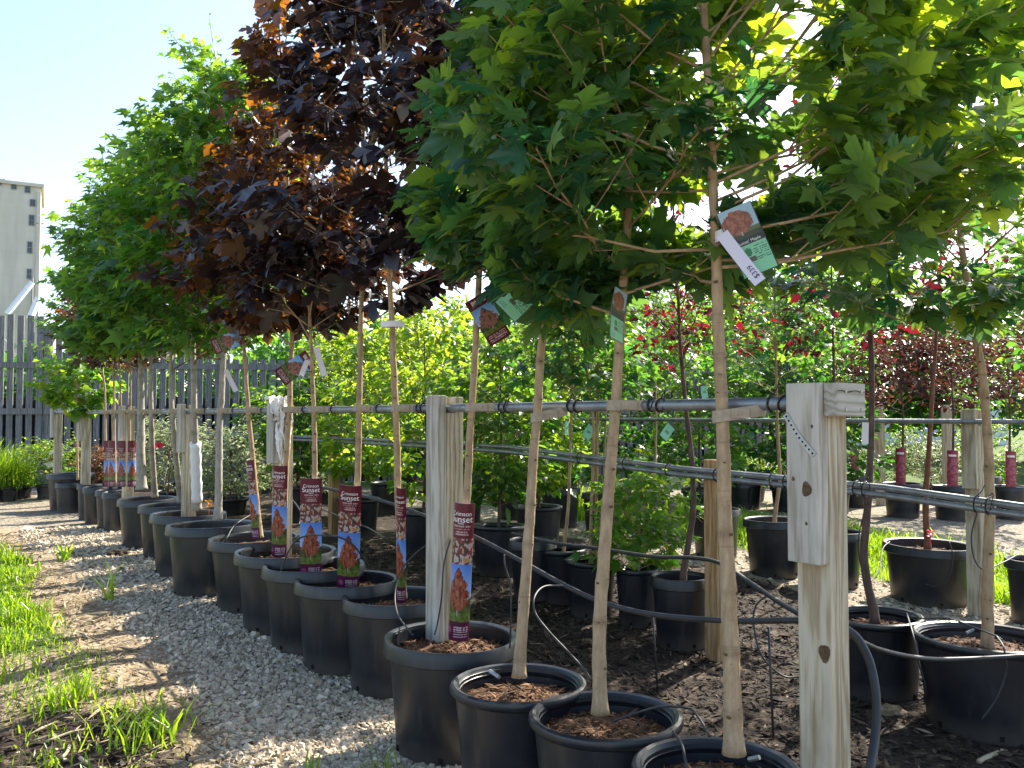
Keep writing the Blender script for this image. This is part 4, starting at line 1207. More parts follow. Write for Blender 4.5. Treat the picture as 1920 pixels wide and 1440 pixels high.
def sleeve(label, bottom, top, width, Rc, yaw, seed=0, group='maroon printed sleeves on the front row trunks', pink=False, letters=True):
    bottom, top = Vector(tuple(bottom)), Vector(tuple(top))
    root = empty('trunk_sleeve', bottom, label, 'plant label', group)
    zdir = (top - bottom); Hh = zdir.length; zdir.normalize()
    view = Vector((bottom.x, bottom.y, 0)).normalized()
    yv = (Quaternion((0, 0, 1), yaw) @ view); yv = (yv - zdir * yv.dot(zdir)).normalized(); xv = yv.cross(zdir)
    root.rotation_euler = Matrix((xv, yv, zdir)).transposed().to_euler()
    C = SLEEVE_C if not pink else PINK_C
    nv, nu = C.shape[:2]
    def bend(x, z, off=0.0):
        t = x / Rc
        return ((Rc + off) * math.sin(t), -(Rc + off) * math.cos(t), z)
    P = np.array([[bend((j / nu - .5) * width, Hh * (1 - i / nv)) for j in range(nu + 1)] for i in range(nv + 1)])
    link('printed_sheet', paint_mesh('printed_sheet', P, C), root)
    P2 = P.copy(); P2[..., 0] *= 0.985; P2[..., 1] *= (1 - 0.012 / 1.0); P2 = P2[::17, ::11]
    mb = MB(); r_, c_ = P2.shape[:2]
    i, j = np.meshgrid(np.arange(r_ - 1), np.arange(c_ - 1), indexing='ij')
    mb.add(P2.reshape(-1, 3), None, np.stack([i * c_ + j, i * c_ + j + 1, (i + 1) * c_ + j + 1, (i + 1) * c_ + j], -1).reshape(-1, 4))
    mb.build('card_back', M['white'], root, True)
    if letters:
        for body, size, zf in (('Crimson', width * .20, .925), ('Sunset', width * .30, .885), ('MAPLE', width * .075, .855)):
            me = text_verts(body, size)
            n = len(me.vertices); co = np.zeros(n * 3, np.float32); me.vertices.foreach_get('co', co); co = co.reshape(-1, 3)
            new = np.array([bend(x, Hh * zf + y_, 0.0015) for x, y_, z_ in co], np.float32)
            me.vertices.foreach_set('co', new.ravel()); me.update(); me.materials.clear(); me.materials.append(M['whiteink'])
            link('lettering', me, root)
    return root
def pink_paint(nu, nv):
    u, v = np.meshgrid((np.arange(nu) + .5) / nu, (np.arange(nv) + .5) / nv, indexing='xy')
    C = np.zeros((nv, nu, 3)); C[:] = (.26, .03, .06)
    n1 = sm_noise(u, v * 4, 8, 2)
    put(C, (v > .2) & (n1 > .5), (.36, .09, .13)); put(C, (v > .1) & (v < .16) & (u > .2) & (u < .8), (.8, .7, .7)); put(C, v < .06, (.25, .02, .05)); put(C, (v > .9), (.5, .3, .4))
    return C
PINK_C = pink_paint(12, 40)
def trunk_Y(i, py_):
    pp = TR1[i]; return float(np.interp(-py_, [-p[1] for p in pp], [a.y for a in axes1[i][:len(pp)]]))
def sl(i, top, bot, Y, width, Rc, yaw, label, **kw):
    off = Rc - 0.036
    return sleeve(label, at(*bot, trunk_Y(i, bot[1]) + off), at(*top, trunk_Y(i, top[1]) + off), width, Rc, yaw, **kw)
pY = [p[1] for p in pot1]
sl(3, (873, 941), (861, 1196), pY[3] - 0.02, 0.125, 0.045, R_(-20), 'glossy maroon Crimson Sunset sleeve rolled round the nearest purple maple trunk')
sl(4, (753, 912), (753, 1126), pY[4] - 0.02, 0.085, 0.026, R_(-40), 'narrow maroon Crimson Sunset sleeve curled tight, fifth trunk')
sl(5, (665, 897), (660, 1090), pY[5] - 0.03, 0.122, 0.11, R_(-12), 'flat maroon Crimson Sunset sleeve with tree photo, nearer of the wide pair')
sl(6, (586, 890), (585, 1072), pY[6] - 0.03, 0.122, 0.12, R_(-4), 'flat maroon Crimson Sunset sleeve with tree photo, farther of the wide pair')
sl(7, (529, 870), (527, 1040), pY[7] - 0.03, 0.120, 0.055, R_(-28), 'sunlit maroon Crimson Sunset sleeve on the trunk by the draped post')
sl(8, (475, 861), (487, 1008), pY[8] - 0.02, 0.110, 0.045, R_(-65), 'narrow sleeve showing mostly blue sky print on the left leaning trunk')
for k, (i, xx) in enumerate(((14, 243), (15, 232), (16, 215), (17, 200))):
    Yk = axes1[i][1].y - 0.03
    sleeve('small far maroon and blue sleeve, %s from the right of the four' % ORD[k], at(xx, 912, Yk), at(xx, 826, Yk), 0.085, 0.06, R_((25, -25, -35, 15)[k]), group='far sleeves of the front row', letters=False)

def card_tag(name, label, c, w, h, roll, yaw, C, tilt=0.0, group=None, texts=(), hang=None, cat='plant tag'):
    """thin printed card; roll turns it in the picture plane, yaw about the vertical"""
    c = Vector(tuple(c))
    root = empty(name, c, label, cat, group)
    view = Vector((c.x, c.y, 0)).normalized()
    yv = Quaternion((0, 0, 1), yaw) @ view; xv = yv.cross(Vector((0, 0, 1)))
    Mx = Matrix((xv, yv, Vector((0, 0, 1)))).transposed() @ Matrix.Rotation(roll, 3, 'Y') @ Matrix.Rotation(tilt, 3, 'X')
    root.rotation_euler = Mx.to_euler()
    nv, nu = C.shape[:2]
    x = (np.arange(nu + 1) / nu - .5) * w; z = (.5 - np.arange(nv + 1) / nv) * h
    P = np.zeros((nv + 1, nu + 1, 3)); P[..., 0] = x[None]; P[..., 2] = z[:, None]
    P[..., 1] = -0.010 * (P[..., 2] / h) ** 2 * 2 - 0.0009
    link('printed_card', paint_mesh('printed_card', P, C), root)
    P2 = P[:, [0, -1]].copy(); P2[..., 1] += 0.0012; P2 = P2[::max(1, nv // 8)]
    mb = MB(); r_ = P2.shape[0]; i = np.arange(r_ - 1)
    mb.add(P2.reshape(-1, 3), None, np.stack([i * 2, i * 2 + 1, i * 2 + 3, i * 2 + 2], -1)); mb.build('card_back', M['white'], root)
    for body, size, tx, tz, rz, mat in texts:
        me = text_verts(body, size); n = len(me.vertices); co = np.zeros(n * 3, np.float32); me.vertices.foreach_get('co', co); co = co.reshape(-1, 3)
        cr, sr_ = math.cos(rz), math.sin(rz)
        X_ = tx + co[:, 0] * cr - co[:, 1] * sr_; Z_ = tz + co[:, 0] * sr_ + co[:, 1] * cr
        new = np.stack([X_, -0.010 * (Z_ / h) ** 2 * 2 - 0.0022 + 0 * X_, Z_], -1).astype(np.float32)
        me.vertices.foreach_set('co', new.ravel()); me.update(); me.materials.clear(); me.materials.append(mat)
        link('lettering', me, root)
    if hang is not None:
        mb = MB(); tube(mb, [(0, 0, h / 2), tuple(root.matrix_basis.inverted() @ Vector(tuple(hang)))], 0.0012, 4); mb.build('hanging_loop', M['white'], root)
    return root
def mint_paint(nu=40, nv=72):
    u, v = np.meshgrid((np.arange(nu) + .5) / nu, (np.arange(nv) + .5) / nv, indexing='xy')
    C = np.zeros((nv, nu, 3)); C[:] = (.012, .014, .014)
    n1 = sm_noise(u, v * 1.8, 12, 3) * .5 + sm_noise(u, v * 1.8, 26, 6) * .5
    m = (v < .46) & (u > .03) & (u < .97)
    put(C, m, (.30, .46, .58)); put(C, m & (v > .33), (.10, .13, .03)); put(C, m & (v > .39), (.05, .05, .02))
    d = ((u - .45) / .42) ** 2 + ((v - .22) / .17) ** 2
    put(C, m & (d < .75 + .5 * n1), (.20, .055, .03)); put(C, m & (d < .75 + .5 * n1) & (n1 > .52), (.32, .11, .06)); put(C, m & (np.abs(u - .45) < .02) & (v > .36) & (v < .42), (.35, .3, .2))
    put(C, (v > .46) & (v < .56), (.02, .02, .02))
    m = (v > .56) & (u > .03) & (u < .97) & (v < .985); put(C, m, (.22, .56, .34))
    for k in range(9):
        va = .60 + k * .025
        put(C, m & (np.abs(v - va) < .006) & (u > .56) & (u < .95) & (cells(u, v, 44, k) > .3), (.05, .12, .07))
    put(C, m & (((u - .40) / .10) ** 2 + ((v - .66) / .06) ** 2 < 1), (.03, .20, .05)); put(C, m & (np.abs(u - .42) < .13) & (np.abs(v - .775) < .035), (.10, .08, .05))
    for k in range(3):
        put(C, m & (np.abs(v - .88 - .03 * k) < .005) & (u > .08) & (u < .4) & (cells(u, v, 40, k) > .3), (.05, .2, .1))
    return C
MINT = mint_paint()
def maroon_tag_paint(nu=30, nv=60):
    u, v = np.meshgrid((np.arange(nu) + .5) / nu, (np.arange(nv) + .5) / nv, indexing='xy')
    C = np.zeros((nv, nu, 3)); C[:] = MAROON
    m = (v > .22) & (v < .78); tree_picture(C, m, u, (v - .22) / .56, .42, (.14, .34, .75), (.45, .68, .9), leaf0=(.12, .06, .05), leaf1=(.28, .13, .1))
    for k in range(5):
        put(C, (np.abs(v - .82 - .032 * k) < .008) & (u > .1) & (u < .9) & (cells(u, v, 30, k) > .25), (.5, .36, .36))
    put(C, (np.abs(v - .1) < .05) & (u > .15) & (u < .85) & (cells(u, v, 14, 2) > .4), (.6, .5, .5))
    return C
MARTAG = maroon_tag_paint()
plain_mint = np.zeros((6, 4, 3)); plain_mint[:] = (.20, .52, .36); plain_mint[0] = (.05, .1, .07); plain_mint[3, 1:3] = (.08, .25, .15)
plain_white = np.zeros((2, 8, 3)); plain_white[:] = (.72, .70, .78)
# near green maple: mint tag with a photo, white price tape with the price written upside down
Yt = trunk_rail[0][1]
card_tag('hanging_tag', 'mint green and photo maple tag hanging by the near green trunk', at(1401, 451, Yt - 0.05), 0.104, 0.205, R_(-22), R_(8), MINT, group='printed hang tags', texts=(("Sunset' Maple", 0.0125, 0.004, -0.0035, 0, M['whiteink']),))
card_tag('price_tape', 'white price tape marked with a dollar price on the near green trunk', at(1389, 484, Yt - 0.075), 0.036, 0.175, R_(-36), R_(4), np.broadcast_to(np.array((.62, .60, .74)), (4, 2, 3)).copy(), group='white price tapes', cat='price tag', texts=(('$339', 0.021, 0.004, -0.052, R_(90), M['ink']),))
mb = MB()
c = at(1358, 441, Yt - 0.01)
tube(mb, [c + Vector((0.034 * math.cos(t), 0.034 * math.sin(t), 0.004 * math.sin(t))) for t in np.linspace(0, 2 * math.pi, 25)], 0.002, 4)
V = []; 
for t in np.linspace(0.3, 2 * math.pi - .2, 26):
    o_ = Vector((0.030 * math.cos(t), 0.030 * math.sin(t), 0.008 * math.cos(t)))
    V += [o_ + Vector((0, 0, -0.016)), o_ + Vector((0, 0, 0.016))]
mb = MB(); mb.add([tuple(v) for v in V], None, [(2 * i, 2 * i + 2, 2 * i + 3, 2 * i + 1) for i in range(25)])
o = mb.build('tape_loop', M['white']); o.location = c
tagp(o, 'white tape loop round the near green trunk above its price', 'price tag')
# third maple: mint tag tipped over; purple maples: maroon photo tags
Y3 = trunk_rail[2][1]
card_tag('hanging_tag', 'mint green tag tipped sideways at the third green maple', at(985, 548, Y3 - 0.12), 0.105, 0.205, R_(46), R_(-10), MINT, group='printed hang tags')
card_tag('hanging_tag', 'maroon photo tag hanging at the fourth trunk under the mint one', at(915, 598, trunk_rail[3][1] - 0.12), 0.10, 0.20, R_(-32), R_(14), MARTAG, group='printed hang tags')
card_tag('hanging_tag', 'mint tag seen edge on beside the second green trunk', at(1158, 592, trunk_rail[1][1] - 0.06), 0.09, 0.17, R_(12), R_(62), MINT, group='printed hang tags')
card_tag('hanging_tag', 'maroon photo tag on the trunk by the draped post', at(553, 690, trunk_rail[7][1] - 0.12), 0.105, 0.21, R_(55), R_(10), MARTAG, group='printed hang tags')
card_tag('hanging_tag', 'blue photo tag on the left leaning purple maple', at(428, 640, trunk_rail[8][1] - 0.10), 0.10, 0.20, R_(66), R_(0), MARTAG, group='printed hang tags')
card_tag('price_tape', 'white price tape hanging beside the seventh trunk', at(600, 678, trunk_rail[6][1] - 0.08), 0.033, 0.16, R_(-18), R_(20), plain_white, group='white price tapes', cat='price tag')
card_tag('price_tape', 'white price tape hanging right of the pale tenth trunk', at(433, 714, trunk_rail[9][1] - 0.08), 0.033, 0.16, R_(-26), R_(10), plain_white, group='white price tapes', cat='price tag')
card_tag('price_tape', 'white price tape folded left of the seventh trunk', at(570, 690, trunk_rail[6][1] - 0.10), 0.03, 0.09, R_(24), R_(30), plain_white, group='white price tapes', cat='price tag')
c = Vector(interp_axis(axes1[4], at(736, 608, trunk_rail[4][1]).z)[0])
mb = MB(); V = []
for t in np.linspace(0, 2 * math.pi, 25):
    o_ = Vector((0.055 * math.cos(t) - 0.0, 0.03 * math.sin(t), 0))
    V += [o_ + Vector((0, 0, -0.014)), o_ + Vector((0, 0, 0.014))]
mb.add([tuple(v) for v in V], None, [(2 * i, 2 * i + 2, 2 * i + 3, 2 * i + 1) for i in range(24)])
o = mb.build('ring_tag', M['white']); o.location = c
tagp(o, 'white ring shaped tape round the fifth trunk below its fork', 'price tag')
# white guard on the eleventh trunk
axg = axes1[10]
mb = MB(); zz = np.linspace(axg[0].z + 0.06, 1.15, 14); P = interp_axis(axg, zz)
tube(mb, P - P[0], 0.040 + 0.004 * np.sin(np.arange(14) * 2.1), 12); o = mb.build('trunk_guard', M['white'], None, True); o.location = Vector(P[0])
tagp(o, 'white plastic trunk guard wrapped round a pale maple trunk', 'trunk guard')
# fleece over the third post
pc = rowpt(3.67, -0.03, 1.44)
rng = np.random.default_rng(77)
mb = MB(); nu, nv = 22, 26
V = np.zeros((nv, nu, 3))
for a_ in range(nv):
    for b_ in range(nu):
        u = b_ / (nu - 1) - .5; v = a_ / (nv - 1)
        ph = u * 9 + v * 3
        x_ = u * (0.15 - 0.09 * v) + 0.012 * math.sin(ph * 2.3); z_ = 0.03 - v * (0.30 + 0.12 * math.sin(u * 14)) ; y_ = -0.05 - 0.035 * v + 0.018 * math.sin(ph * 1.7 + v * 6)
        if v < .18: y_ = 0.04 - 0.09 * (v / .18); z_ = 0.028 + 0.012 * math.sin(u * 20) - 0.02 * (v / .18) ** 2
        V[a_, b_] = np.array(tuple(ax_n)) * (x_ + 0.015) + np.array(tuple(-ax_d)) * (-y_ + 0.012 ) + np.array([0, 0, z_]) + rng.normal(0, 0.004, 3)
i, j = np.meshgrid(np.arange(nv - 1), np.arange(nu - 1), indexing='ij')
mb.add(V.reshape(-1, 3), None, np.stack([i * nu + j, i * nu + j + 1, (i + 1) * nu + j + 1, (i + 1) * nu + j], -1).reshape(-1, 4))
o = mb.build('fleece', M['cloth'], None, True); o.location = pc
tagp(o, 'white frayed fleece hanging over a plank post of the front row', 'cloth')

# ------------------------------------------------------------------ drip irrigation
def hose(name, label, pts, rad, cat='hose', group=None, n=8):
    P = [Vector(tuple(p)) for p in pts]
    root = P[0]
    mb = MB(); tube(mb, [tuple(Vector(tuple(p)) - root) for p in smooth_path(P, n)], rad, 8)
    o = mb.build(name, M['hose'], None, True); o.location = root
    return tagp(o, label, cat, group)
def pxp(lst): return [at(a, b, c) for a, b, c in lst]
hose('irrigation_hose', 'black irrigation hose sagging behind the three near trunks to the end post', pxp([(560, 905, 5.3), (700, 935, 4.6), (800, 968, 4.1), (890, 1006, 3.75), (977, 1052, 3.45), (1045, 1090, 3.25), (1113, 1123, 3.1), (1190, 1146, 2.95), (1273, 1158, 2.8), (1380, 1164, 2.65), (1500, 1163, 2.46), (1545, 1165, 2.45)]), 0.0095)
hose('irrigation_hose', 'black irrigation hose running from the second row down to the end post', pxp([(960, 1000, 5.0), (1040, 1018, 4.7), (1120, 1028, 4.4), (1220, 1043, 4.1), (1300, 1046, 3.85), (1350, 1056, 3.6), (1400, 1088, 3.3), (1450, 1122, 3.0), (1500, 1152, 2.7), (1540, 1172, 2.5)]), 0.009)
hose('irrigation_hose', 'thick black hose arching down beside the near end post', pxp([(1585, 1178, 2.42), (1610, 1200, 2.40), (1632, 1245, 2.36), (1643, 1310, 2.32), (1641, 1380, 2.28), (1630, 1450, 2.22), (1622, 1500, 2.2)]), 0.0125)
hose('irrigation_hose', 'black hose crossing in front of the two near right pots', pxp([(1560, 1185, 2.5), (1600, 1195, 2.7), (1650, 1218, 2.95), (1725, 1234, 3.1), (1800, 1236, 3.2), (1920, 1230, 3.25), (1990, 1226, 3.25)]), 0.0085)
spag = [('looping into the fourth pot from the near end', [(945, 1040, 3.42), (947, 1060, 3.4), (957, 1100, 3.38), (958, 1160, 3.38), (956, 1215, 3.4)]),
        ('looping wide into the second pot from the near end', [(1055, 1098, 3.2), (1020, 1100, 3.1), (1002, 1120, 3.0), (1004, 1150, 2.95), (1030, 1185, 2.9), (1065, 1222, 2.85), (1095, 1255, 2.8), (1108, 1275, 2.75)]),
        ('arching over the rim of the fifth pot', [(850, 1008, 3.9), (800, 1022, 3.9), (755, 1065, 4.0), (741, 1110, 3.95), (745, 1150, 3.8), (765, 1180, 3.62), (775, 1192, 3.6)]),
        ('hanging in front of the plank post', [(845, 1010, 3.7), (832, 1060, 3.62), (828, 1120, 3.6), (820, 1170, 3.6), (815, 1190, 3.58)]),
        ('lying across the mulch of the second pot', [(1150, 1352, 2.62), (1190, 1338, 2.6), (1240, 1325, 2.64), (1290, 1328, 2.62), (1310, 1345, 2.5), (1330, 1380, 2.4)]),
        ('curling over the rim of the first pot', [(1262, 1372, 2.45), (1278, 1395, 2.28), (1285, 1425, 2.22), (1290, 1450, 2.2)]),
        ('curving in the open bed behind the near trunk', [(1437, 1117, 3.1), (1418, 1135, 3.08), (1413, 1165, 3.05), (1422, 1215, 3.0), (1440, 1245, 3.0), (1470, 1268, 3.0), (1500, 1270, 3.0)]),
        ('draped over the rim of the near right pot', [(1700, 1150, 3.7), (1712, 1190, 3.5), (1722, 1240, 3.45), (1735, 1290, 3.5), (1730, 1310, 3.55), (1700, 1320, 3.6)]),
        ('bowing from the third right pot to the grass', [(1620, 960, 5.6), (1610, 1010, 5.6), (1614, 1060, 5.6), (1630, 1090, 5.6), (1648, 1070, 5.7), (1655, 1030, 5.9), (1668, 1016, 6.0)]),
        ('hanging off the large back right pot', [(1780, 1016, 5.95), (1787, 1045, 5.9), (1780, 1080, 5.9), (1760, 1100, 5.95), (1735, 1095, 6.0)]),
        ('looping beside the right hand post', [(1835, 955, 5.3), (1822, 1000, 5.3), (1826, 1045, 5.3), (1845, 1068, 5.3), (1880, 1055, 5.4), (1905, 1042, 5.5)]),
        ('lying over the rims of the near right pair', [(1880, 1200, 3.6), (1862, 1190, 3.62), (1830, 1178, 3.6), (1780, 1160, 3.6), (1735, 1160, 3.7), (1700, 1155, 3.8)]),
        ('arching across the sixth and seventh pots', [(690, 1060, 4.5), (660, 1020, 4.4), (620, 1005, 4.4), (560, 1010, 4.6), (530, 1060, 4.6), (525, 1105, 4.6)]),
        ('in the tangle behind the seventh pot', [(720, 1010, 4.6), (690, 990, 4.8), (640, 970, 5.0), (600, 955, 5.2), (570, 960, 5.3), (560, 985, 5.2)]),
        ('in the tangle beside the fleece draped post', [(480, 940, 5.9), (510, 925, 5.8), (545, 935, 5.6), (570, 970, 5.4), (590, 1000, 5.1)]),
        ('crossing the rim of the ninth pot', [(470, 965, 5.9), (440, 985, 5.7), (425, 1010, 5.55), (415, 1030, 5.55)]),
        ('beside the white wrapped trunk', [(300, 890, 7.4), (325, 915, 7.1), (350, 930, 6.8), (372, 945, 6.6)]),
        ('hanging behind the thick grey trunks', [(312, 880, 7.4), (308, 905, 7.3), (314, 930, 7.2)]),
        ('hanging down the side of the near right pot', [(1868, 1192, 3.55), (1882, 1215, 3.42), (1886, 1260, 3.42), (1868, 1310, 3.42), (1840, 1350, 3.42)])]
for t, pts in spag:
    hose('drip_tube', 'thin black drip tube ' + t, pxp(pts), 0.0036 if pts[0][2] < 4.2 else 0.0045, 'drip tube', 'thin drip tubes')
# thin stakes with emitters
for lab, x_, y0_, y1_, Yk in (('thin black drip stake standing in the bed behind the near trunk', 1445, 1175, 1385, 2.95), ('thin black drip stake near the pots of the second row', 1228, 1150, 1300, 4.2)):
    mb = MB(); a = at(x_ - 4, y0_, Yk); b = at(x_ + 5, y1_, Yk); tube(mb, [b - b, (a - b)], 0.0045, 6)
    o = mb.build('drip_stake', M['hose'], None, True); o.location = b; tagp(o, lab, 'stake', 'drip stakes')
for lab, p0, p1 in (('grey drip emitter lying on the mulch of the near pot', (1404, 1424, 2.38), (1424, 1420, 2.36)), ('grey drip emitter on the mulch of the third pot', (918, 1258, 3.02), (936, 1270, 2.98)), ('grey drip emitter by the trunk of the near right pot', (1812, 1187, 3.62), (1826, 1180, 3.62))):
    mb = MB(); a = at(*p0); b = at(*p1); tube(mb, [a - a, (b - a)], 0.007, 8); o = mb.build('drip_emitter', M['pipe']); o.location = a; tagp(o, lab, 'emitter', 'drip emitters')

# ------------------------------------------------------------------ second row (right of the front row)
Q2 = 1.77
def rail2(off, zoff, lab):
    pts = []
    for px_, z_ in ((2150, .965), (1920, .98), (1655, 1.018), (1275, 1.045), (953, 1.12), (800, 1.126), (383, 1.11), (250, 1.10)):
        s_ = s_at_px(px_, Q2 - .1); pts.append(rowpt(s_, Q2 - .1 + off, z_ + zoff))
    return rail('rail_pipe', lab, 'twin pipes of the second row', pts, 0.0145)
r2a = rail2(0.0, 0.012, 'upper pipe of the low twin rail along the second row')
r2b = rail2(-0.012, -0.022, 'lower pipe of the low twin rail along the second row')
for k, px_ in enumerate((1090, 1145, 1175, 1255, 1345, 1360, 1450, 1475, 1605, 1622, 1830, 1852)):
    s_ = s_at_px(px_, Q2 - .1); z_ = np.interp(px_, [953, 1275, 1655, 1920], [1.12, 1.045, 1.018, .98])
    zip_tie(r2a, rowpt(s_, Q2 - .106, z_ - 0.005), Vector((DROW[0], DROW[1], 0)), 0.036, 0.05, 60 + k)
for lab, px_, top in (('square brown post of the second row behind the near trunks', 1340, 862), ('brown post of the second row among the bright shrubs', 628, 815), ('brown post of the second row left of the draped post', 481, 812)):
    s_ = s_at_px(px_, Q2); b = rowpt(s_, Q2); b.z = gzf(b.x, b.y) - 0.02; tp = at(px_, top, b.y).z
    root = empty('row_post', b, lab, 'post', 'brown posts of the second row')
    c = b.copy(); c.z = (b.z + tp) / 2
    board('post_shaft', M['wood_brown'], root, c, 0.092, 0.092, tp - b.z, ax_n, ax_d, ax_z)

def potted(label_pot, px_, py_, w, H, style='A', group='pots of the second row', seed=0, near=False):
    x, y = solve_pot(px_, py_, H); Rr = w / FPX * y / 2
    make_pot(label_pot, group, (x, y), Rr, H, style, seed, near=near)
    return x, y, gzf(x, y) + H - 0.065
P2 = {}
P2['a'] = potted('large black pot at the right edge holding a pale trunk', 1850, 1190, 256, .395, 'B', seed=201, near=True)
P2['b'] = potted('black pot right of the near end post holding a dark trunk', 1645, 1150, 168, .385, 'B', seed=202, near=True)
P2['c'] = potted('black pot left of the square brown post', 1277, 1078, 112, .40, 'A', seed=203, near=True)
P2['d'] = potted('small black pot under the low bright lobed shrub', 1196, 1062, 86, .36, 'B', seed=204, near=True)
P2['e'] = potted('small black pot with two thin staked stems', 1107, 1047, 98, .36, 'B', seed=205, near=True)
P2['f'] = potted('small black pot with a single pale stem, left of the two stems', 1055, 1026, 92, .36, 'B', seed=206)
P2['g'] = potted('greenish black pot half hidden by the third near trunk', 1000, 1010, 90, .40, 'A', seed=207)
def straight(x, y, z0_, pxs, Y=None):
    """trunk axis from a pot upward through the given pixels"""
    Yb = Y or y
    return [Vector((x, y, z0_))] + [at(a, b, Yb) for a, b in pxs]
x, y, z = P2['a']
grow_tree('maple_tree', 'green maple in the large pot at the right edge, pale leaning trunk', 'tree', 'trees of the second row', straight(x, y, z, [(1850, 1080), (1855, 950), (1850, 850), (1838, 700), (1818, 580), (1800, 470), (1790, 350), (1785, 150), (1780, -60)]), 0.026, 0.006, 1.58, 3.2, 0.80, M['maple'], MAPLE, 'maple', 0.097, 620, 'bark', nb=28, per=6, parts=200, twigs=(4, 5), el=(14, 60))
x, y, z = P2['b']
grow_tree('red_crabapple_tree', 'dark trunked tree with sparse crimson leaves right of the near end post', 'tree', 'trees of the second row', straight(x, y, z, [(1617, 1060), (1625, 950), (1632, 850), (1634, 750), (1632, 620), (1628, 500), (1626, 380), (1624, 250)]), 0.022, 0.006, 1.72, 2.95, 0.46, M['red'], OVAL, 'red', 0.052, 621, 'bark_dark', nb=17, per=3, twigs=(3, 5), el=(40, 74), top_shoot=0.3)
for nm, ser in (('e', (1109, 1115, 1095)), ('f', (1066, 1070, 1075))):
    x, y, z = P2[nm]
    grow_tree('young_maple_tree', 'thin staked young tree with pale stem, %s of the pair behind the third trunk' % ('right' if nm == 'e' else 'left'), 'tree', 'trees of the second row', straight(x, y, z, [(ser[0], 950), (ser[1], 800), (ser[2], 650), (ser[2], 420)]), 0.013, 0.004, 1.35, 2.35, 0.34, M['emerald'], MAPLE_S, 'emerald', 0.08, 630 + ord(nm), 'bark', nb=18, per=4, twigs=(3, 4), el=(20, 60))
x, y, z = P2['e']
mb = MB(); p0 = Vector((x + .03, y + .02, z)); tube(mb, [(0, 0, 0), (0.03, 0, 1.35)], 0.011, 8); o = mb.build('stake', M['wood_brown']); o.location = p0; tagp(o, 'thin wooden stake beside the pair of young stems', 'stake')
x, y, z = P2['d']
grow_tree('lobed_shrub', 'small bright lime shrub with lobed leaves in a small pot', 'shrub', None, straight(x, y, z, [(1200, 960), (1205, 880), (1207, 840)]), 0.008, 0.003, z + 0.03, z + 0.75, 0.26, M['lime'], MAPLE_S, 'lime_lobed', 0.075, 640, 'bark', nb=22, per=4, twigs=(3, 4), el=(10, 50), prof='round', top_shoot=0.2)
x, y, z = P2['c']
grow_tree('red_crabapple_tree', 'dark slender crabapple with a netted trunk left of the brown post', 'tree', 'trees of the second row', straight(x, y, z, [(1300, 960), (1298, 860), (1285, 760), (1275, 640), (1268, 500), (1262, 380)]), 0.02, 0.005, 1.55, 2.55, 0.42, M['red'], OVAL, 'red', 0.05, 641, 'bark_dark', nb=16, per=3, twigs=(3, 5), el=(35, 72), top_shoot=0.3)
# bushy young trees of the second row behind the purple maples
bush = [(1010, 'lime', .38, 2.2, 2.9), (935, 'shrub', .36, 1.95, 1.9), (868, 'lime', .44, 2.6, 3.0), (795, 'lime', .40, 2.2, 1.9), (728, 'lime', .46, 2.6, 3.0), (672, 'lime', .38, 2.25, 1.9), (615, 'lime', .44, 2.4, 3.0), (558, 'shrub', .34, 1.75, 1.9), (500, 'shrub', .34, 1.7, 2.8)]
side = ['directly behind the third near trunk', 'behind the fourth trunk', 'right of the plank post behind the nearest sleeve', 'just left of the nearest plank post', 'behind the fifth trunk', 'behind the sixth trunk', 'between the sixth and seventh trunks', 'behind the seventh trunk', 'behind the fleece draped post']
for k, (px_, mt, R2, zt, qb) in enumerate(bush):
    s_ = s_at_px(px_, qb); b = rowpt(s_, qb); zb = gzf(b.x, b.y)
    make_pot('black pot under the leafy bush ' + side[k], 'pots of the second row', (b.x, b.y), .22, .38, 'B', 230 + k, near=False)
    ax = [Vector((b.x, b.y, zb + .32)), Vector((b.x + .02, b.y, 1.2)), Vector((b.x, b.y, zt))]
    grow_tree('bushy_young_tree', '%s leafy bush %s' % ('lime green' if mt == 'lime' else 'mid green', side[k]), 'shrub', 'bushy young trees of the second row', ax, 0.014, 0.003, zb + .5, zt, R2, M[mt], OVAL, mt, 0.088, 650 + k, 'bark_dark', nb=30, per=5, twigs=(4, 5), el=(15, 60), prof='round', top_shoot=.5, tint_mu=.64)

# ------------------------------------------------------------------ third row
Q3 = 4.03
r3 = rail('rail_pipe', 'pale pipe rail of the third row at the right', None, [rowpt(-1.5, Q3 - .1, 1.315), rowpt(6.0, Q3 - .1, 1.315)], 0.017)
b = at(1830, 1150, 5.85); b.z = gzf(b.x, b.y) - .02
root = empty('rail_post', b, 'grey plank post of the third row at the right edge', 'post')
for k, (qq, z0_, z1_) in enumerate(((-TH - .001, .86, 1.40), (0, b.z, 1.285), (TH + .001, b.z, 1.395))):
    c = b + ax_n * qq; c.z = (z0_ + z1_) / 2
    board('plank', M['wood'], root, c, TH, WD, z1_ - z0_, ax_n, ax_d, ax_z)
P3 = {}
P3['a'] = potted('large black pot standing before sunlit grass at the right', 1740, 1018, 162, .415, 'A', 'pots of the third row', 301, True)
P3['b'] = potted('black pot left of the near end post standing before sunlit grass', 1450, 972, 108, .45, 'A', 'pots of the third row', 302, True)
P3['c'] = potted('black pot cut by the right edge behind the near right pot', 1945, 1048, 110, .42, 'A', 'pots of the third row', 303)
x, y, z = P3['a']
grow_tree('red_crabapple_tree', 'red barked tree with dark crimson leaves in the large back right pot', 'tree', 'trees of the third row', straight(x, y, z, [(1735, 940), (1742, 850), (1748, 750), (1756, 650), (1762, 560), (1766, 420)]), 0.024, 0.006, 1.8, 3.1, 0.5, M['red'], OVAL, 'red', 0.055, 701, 'bark_red', nb=14, per=3, twigs=(3, 4), el=(30, 68))
x, y, z = P3['b']
